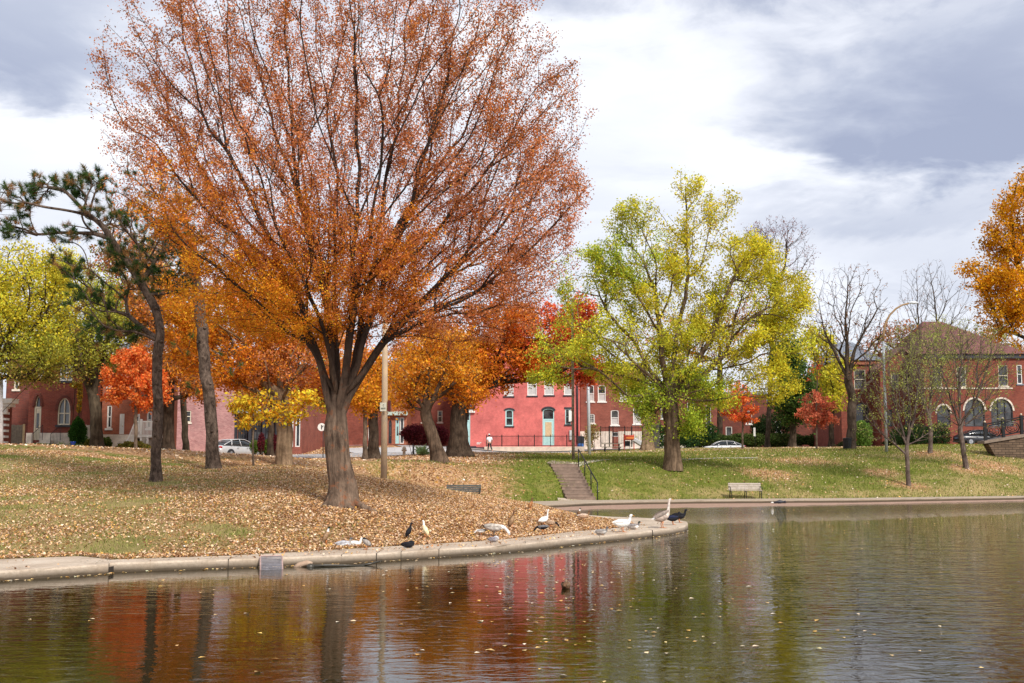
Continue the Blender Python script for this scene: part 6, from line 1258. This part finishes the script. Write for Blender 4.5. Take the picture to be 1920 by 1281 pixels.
def bird(name, label, cat, px, py, pose, size, rz, cols, bill=BILLY, leg=LEGO, legs=True, group='ducks and geese on the kerb path', pos=None, D=None):
    """cols: tail, body, chest, neck, head, wing"""
    g = np.array(pos) if pos is not None else ghit(px, py, 20, 60); e = empty(name, g, rz, label, cat, group)
    sp_ = np.array(POSES[pose]); lift = {'stand': 0, 'tall': .0, 'upright': .05, 'feed': 0, 'preen': .02}.get(pose, 0)
    t = np.linspace(0, len(sp_)-1, 31); k = np.arange(len(sp_)); q = np.stack([np.interp(t, k, sp_[:, c]) for c in range(3)], -1)
    for _ in range(2): q[1:-1] = .25*q[:-2]+.5*q[1:-1]+.25*q[2:]
    mb = MB(); n = 14; R = []; cc = []; pts = np.stack([q[:, 0], np.zeros(31), q[:, 1]+lift], -1)*size; tt = np.gradient(pts, axis=0); tt /= np.linalg.norm(tt, axis=1)[:, None]
    rs = np.random.RandomState(int(px*7)); tail, body, chest, neck, head, wing = [np.array(c) for c in cols]
    for i in range(31):
        s = np.array([0,1,0.]); u = np.cross(tt[i], s); u /= np.linalg.norm(u); r = q[i, 2]*size; f = t[i]/(len(sp_)-1)*10
        c = tail if f < 1.3 else body if f < 3.7 else chest if f < 5.2 else neck if f < 7.3 else head
        for j in range(n):
            a = 2*PI*j/n; wy = 1.12 if 1.5 < f < 5 else 1.0; flat = .45 if f < 1 else 1; R.append(pts[i]+s*math.cos(a)*r*wy+u*math.sin(a)*r*flat); cc.append(np.clip(c*(1+.22*rs.randn()), 0, .95))
    fs = [(i*n+j, i*n+(j+1) % n, (i+1)*n+(j+1) % n, (i+1)*n+j) for i in range(30) for j in range(n)]+[tuple(range(n))[::-1], tuple(30*n+j for j in range(n))]
    mb.add(R, fs); mb.c = [tuple(c) for c in cc]; mb.build('body', FEA, e, True, local=True)
    # bill
    dr = tt[-1]; tip = pts[-1]; b = MB(); b.tube([tip-dr*.012*size, tip+dr*.03*size+np.array([0,0,-.004*size]), tip+dr*.07*size+np.array([0,0,-.012*size])], [.02*size,.017*size,.008*size], 8, sq=.6); b.build('bill', bill, e, True, local=True)
    hd = pts[-4]
    for s in (-1, 1): b = MB(); b.ball(hd+np.array([.01*size, s*.038*size, .012*size]), .007*size, .006*size, .007*size, 6, 5); b.build('eye', EYE, e, True, local=True)
    # wings lie along the flanks
    c0, c1_ = pts[6], pts[14]; ax = (c1_-c0)/np.linalg.norm(c1_-c0)
    for s in (-1, 1):
        b = MB(); vs = []; m_ = 12
        for i in range(m_):
            f = i/(m_-1); p = pts[3]*(1-f)+pts[16]*f; hh = .085*size*math.sin(PI*min(1, f*.85+.12))**.7; rr_ = np.interp(3+13*f, np.arange(31), q[:, 2])*size
            up = np.cross(ax, [0,1,0]); up = -up if up[2] < 0 else up
            for v in (-1, -.3, .4, 1): vs.append(p+up*(v*hh*.75+.18*rr_)+np.array([0, s*(rr_*1.12*math.sqrt(max(.02, 1-(v*.72)**2))+.012*size), 0]))
        fs = [(i*4+j, (i+1)*4+j, (i+1)*4+j+1, i*4+j+1) for i in range(m_-1) for j in range(3)]; b.add(vs, fs); b.c = [tuple(np.clip(wing*(1+.2*rs.randn()), 0, .95)) for _ in vs]
        b.build('wing', FEA, e, True, local=True)
    if legs and pose not in ('sit', 'sleep'):
        hx = {'upright': -.03, 'preen': -.03}.get(pose, 0.0)*size; hz = .17*size
        for s in (-1, 1):
            b = MB(); y = s*.05*size; b.tube([(hx,y,hz),(hx-.02*size,y,.1*size),(hx+.005*size,y,.012)], [.022*size,.011*size,.01*size], 6)
            b.add([(hx-.02*size,y,.005),(hx+.10*size,y-.045*size,.004),(hx+.12*size,y,.006),(hx+.10*size,y+.045*size,.004),(hx,y,.022)], [(0,1,2,3),(0,4,1),(1,4,2),(2,4,3),(3,4,0)]); b.build('leg', leg, e, True, local=True)
    return e
W1 = (.78,.76,.72); CRM = (.80,.66,.42); BLK = (.012,.012,.016); TAN = (.24,.14,.07); BRW = (.14,.07,.035); GRY = (.33,.29,.26); DGY = (.13,.12,.12); GRH = (.02,.03,.02); OCH = (.30,.12,.04)
R90 = PI/2
bird('duck', 'tan duck with a black head, leftmost on the leaves left of the metal grate side', 'duck', 613, 1022, 'upright', .62, .3, (TAN,TAN,TAN,TAN,GRH,(.28,.17,.10)), BILLD) if 0 else None
BL = [('duck','tan duck with a dark head standing in the leaves, first bird from the left','duck',613,1022,'upright',.62,.4,(TAN,TAN,TAN,W1,GRH,(.30,.19,.11)),BILLD,LEGO),
 ('duck','pale grey and white duck sitting, second bird from the left','duck',645,1027,'sit',.68,.1,(W1,(.5,.5,.52),(.5,.5,.52),GRY,DGY,(.42,.42,.45)),BILLD,LEGO),
 ('duck','pure white duck sitting right beside the pale grey one','duck',665,1027,'sit',.66,.15,(W1,W1,W1,W1,W1,W1),BILLY,LEGO),
 ('duck','grey duck preening its dark tail at the kerb edge','duck',686,1031,'preen',.58,2.6,(DGY,GRY,GRY,BLK,BLK,GRY),BILLD,LEGO),
 ('duck','slim black duck standing upright above the sleeping black one','duck',768,1013,'upright',.62,.25,(BLK,)*6,BILLD,LEGD),
 ('duck','cream-yellow duck standing in the leaves','duck',796,1010,'upright',.66,2.7,(CRM,(.86,.70,.42),CRM,W1,W1,(.84,.72,.46)),BILLY,LEGO),
 ('duck','black duck asleep in a ball on the kerb','duck',766,1028,'sleep',.62,.1,(BLK,)*6,BILLD,LEGD),
 ('duck','small black and white duck feeding left of the big grey goose','duck',902,1005,'feed',.48,3.0,(BLK,W1,W1,W1,W1,(.3,.3,.3)),BILLY,LEGO),
 ('goose','grey goose with a white head and neck bent to the ground','goose',927,1009,'feed',.98,.0,(BLK,(.48,.44,.40),(.50,.46,.42),W1,W1,(.42,.38,.34)),BILLY,LEGD),
 ('duck','mottled grey duck asleep in front of the grey goose','duck',926,1017,'sleep',.56,.1,(DGY,(.24,.22,.24),GRY,(.5,.5,.52),(.5,.5,.52),(.20,.18,.20)),BILLD,LEGD),
 ('duck','brown duck standing tall with a long neck, right of the grey goose','duck',961,993,'upright',.76,.5,(BRW,TAN,TAN,BRW,BRW,(.30,.19,.11)),BILLD,LEGO),
 ('duck','chestnut duck alone high on the leafy slope','duck',996,958,'upright',.62,.2,(BRW,OCH,OCH,BRW,BRW,(.33,.16,.07)),BILLD,LEGO),
 ('duck','white duck stretching its neck up behind the brown pair','duck',1020,987,'tall',.62,.5,(W1,)*6,BILLY,LEGO),
 ('duck','brown duck with its dark head down, beside the white stretching duck','duck',1033,991,'feed',.60,.1,(BRW,(.42,.29,.19),(.42,.29,.19),BLK,BLK,(.36,.25,.17)),BILLD,LEGO),
 ('duck','black and grey duck with orange feet leaning over the path','duck',1017,1000,'feed',.60,3.1,(DGY,BLK,DGY,BLK,BLK,(.16,.16,.17)),BILLD,LEGO),
 ('duck','dark-headed duck half hidden behind the brown and white one','duck',1086,973,'upright',.5,.3,(BRW,BRW,TAN,W1,GRH,BRW),BILLD,LEGO),
 ('duck','brown and white duck standing side-on on the leafy point','duck',1095,978,'stand',.66,.05,(W1,(.45,.30,.20),(.42,.27,.17),TAN,BRW,(.55,.42,.33)),BILLD,LEGO),
 ('duck','mottled grey and white duck resting alone on the path','duck',1128,1003,'sit',.66,.0,(W1,GRY,(.4,.38,.36),DGY,DGY,(.30,.28,.27)),BILLY,LEGO),
 ('goose','plump white goose with orange legs in the middle of the path','goose',1168,998,'stand',.98,.3,(W1,)*6,BILLY,LEGO),
 ('duck','dark-headed grey and white duck resting behind the white goose','duck',1188,993,'sit',.72,.0,(DGY,GRY,W1,DGY,GRH,(.24,.22,.22)),BILLY,LEGO),
 ('goose','tall grey goose with its long pale neck stretched straight up','goose',1242,990,'tall',1.12,.35,((.8,.78,.75),(.38,.30,.25),(.52,.42,.36),(.62,.54,.48),(.62,.52,.46),(.26,.21,.18)),BILLY,LEGO),
 ('duck','glossy black duck nearest the tall grey goose','duck',1262,984,'stand',.80,.15,(BLK,BLK,BLK,BLK,BLK,(.015,.02,.05)),BILLD,LEGO),
 ('duck','black duck at the very tip of the path, looking right','duck',1274,980,'stand',.86,.05,(BLK,)*6,BILLD,LEGO)]
for b_ in BL: bird(*b_)
g = P(1061, 1098, 2.14*F/(1098-870.5)); bird('duck', 'brown duck swimming alone on the pond', 'duck', 1061, 1098, 'sleep', .62, R90*.9, (BRW,BRW,TAN,BRW,(.20,.13,.08),(.16,.10,.06)), BILLD, LEGD, False, None, pos=(g[0], g[1], -.035))

# ================================================================== PERSON walking away by the fence
D = 112.6; x = XP(918, D, 3.2); z = h1(x, D)
pe = empty('person', (x, D, z), 0, 'person walking away in a white cap, white shirt and black trousers', 'person')
def skin(name, verts, edges, mat, parent, lev=1):
    me = bpy.data.meshes.new(name); me.from_pydata([v[:3] for v in verts], edges, []); o = bpy.data.objects.new(name, me); COL.objects.link(o); o.parent = parent
    m_ = o.modifiers.new('skin', 'SKIN'); m_.use_smooth_shade = True
    sv_ = me.skin_vertices[0].data if me.skin_vertices else None
    if sv_ is None:
        bpy.context.view_layer.objects.active = o; o.select_set(True); sv_ = me.skin_vertices[0].data
    for i, v in enumerate(verts): sv_[i].radius = (v[3], v[4] if len(v) > 4 else v[3]); sv_[i].use_root = (i == 0)
    s_ = o.modifiers.new('sub', 'SUBSURF'); s_.levels = lev; s_.render_levels = lev; me.materials.append(mat); return o
SK = plain('skin', (.48,.27,.19), .6, var=.05, bmp=0)
# walking to the left and away; y is away from the pond
V = [(0,0,.93,.14,.10),(0,.0,1.15,.13,.09),(-.01,.02,1.35,.16,.09),(-.02,.03,1.47,.06,.06),(-.03,.04,1.56,.055,.055),(-.04,.05,1.66,.08,.09),(-.04,.05,1.73,.06,.07),
     (-.20,.02,1.40,.055),(-.27,-.02,1.14,.042),(-.22,-.12,.92,.034),(-.21,-.15,.87,.03,.018),
     (.18,.04,1.39,.055),(.25,.08,1.14,.042),(.22,.2,.95,.034),(.21,.23,.90,.03,.018),
     (-.09,0,.85,.088),(-.13,.05,.48,.06),(-.17,.02,.10,.04),(-.18,.10,.04,.035),
     (.09,0,.85,.088),(.13,-.02,.48,.06),(.27,-.2,.14,.04),(.30,-.12,.05,.035)]
E = [(0,1),(1,2),(2,3),(3,4),(4,5),(5,6),(2,7),(7,8),(8,9),(9,10),(2,11),(11,12),(12,13),(13,14),(0,15),(15,16),(16,17),(17,18),(0,19),(19,20),(20,21),(21,22)]
for hb, sx in ((10, -1), (14, 1)):
    hx, hy, hz = V[hb][:3]
    for k in range(4):
        n0 = len(V); off = -.03+.02*k; L_ = (.07,.08,.075,.06)[k]; V += [(hx+off*.3*sx, hy+off, hz-.04, .009), (hx+off*.3*sx+.005, hy+off, hz-.04-L_*.6, .008), (hx+off*.3*sx+.012, hy+off, hz-.04-L_, .007)]; E += [(hb,n0),(n0,n0+1),(n0+1,n0+2)]
    n0 = len(V); V += [(hx+.01, hy+.04, hz-.01, .010), (hx+.015, hy+.055, hz-.05, .009)]; E += [(hb,n0),(n0,n0+1)]
body = skin('body', V, E, SK, pe)
mb = MB(); mb.ball((-.045,.05,1.665), .088, .10, .115, 14, 10); mb.ball((-.05,.155,1.65), .016, .02, .02, 6, 5); mb.ball((-.13,.05,1.65), .012, .02, .03, 6, 5); mb.ball((.045,.05,1.65), .012, .02, .03, 6, 5)
hd = mb.build('head', SK, pe, True, local=True)
MB().ball((-.045,.035,1.65), .098, .1, .11, 14, 10).build('hair', plain('dark_hair', (.015,.01,.008), .6), pe, True, local=True)
mb = MB(); mb.tube([(-.045,.045,1.70),(-.045,.045,1.755),(-.045,.045,1.79),(-.045,.045,1.80)], [.112,.105,.06,.02], 14); mb.obox((-.05,.17,1.715), (1,0,0), (0,1,-.2), (0,.2,1), .07, .06, .008); mb.build('cap', WHT, pe, True, local=True)
SH = plain('white_shirt', (.74,.75,.77), .8, var=.05, bmp=0)
skin('shirt', [(0,0,.90,.175,.125),(0,0,1.1,.165,.12),(-.01,.02,1.33,.185,.115),(-.02,.03,1.47,.075,.075),(-.20,.02,1.40,.09),(-.265,-.01,1.17,.075),(.18,.04,1.39,.09),(.245,.07,1.17,.075)], [(0,1),(1,2),(2,3),(2,4),(4,5),(2,6),(6,7)], SH, pe)
skin('trousers', [(0,0,.94,.15,.115),(-.09,0,.84,.105),(-.13,.05,.48,.078),(-.17,.02,.12,.055),(.09,0,.84,.105),(.13,-.02,.48,.078),(.265,-.19,.16,.055)], [(0,1),(1,2),(2,3),(0,4),(4,5),(5,6)], plain('black_trousers', (.012,.012,.014), .8, bmp=0), pe)
for fx, fy, fz, nm in ((-.18,.08,.045,0), (.29,-.13,.07,1)): MB().ball((fx,fy,fz), .05, .13, .045, 10, 6).build('shoe', plain('shoe_pink', (.55,.32,.28), .6), pe, True, local=True)
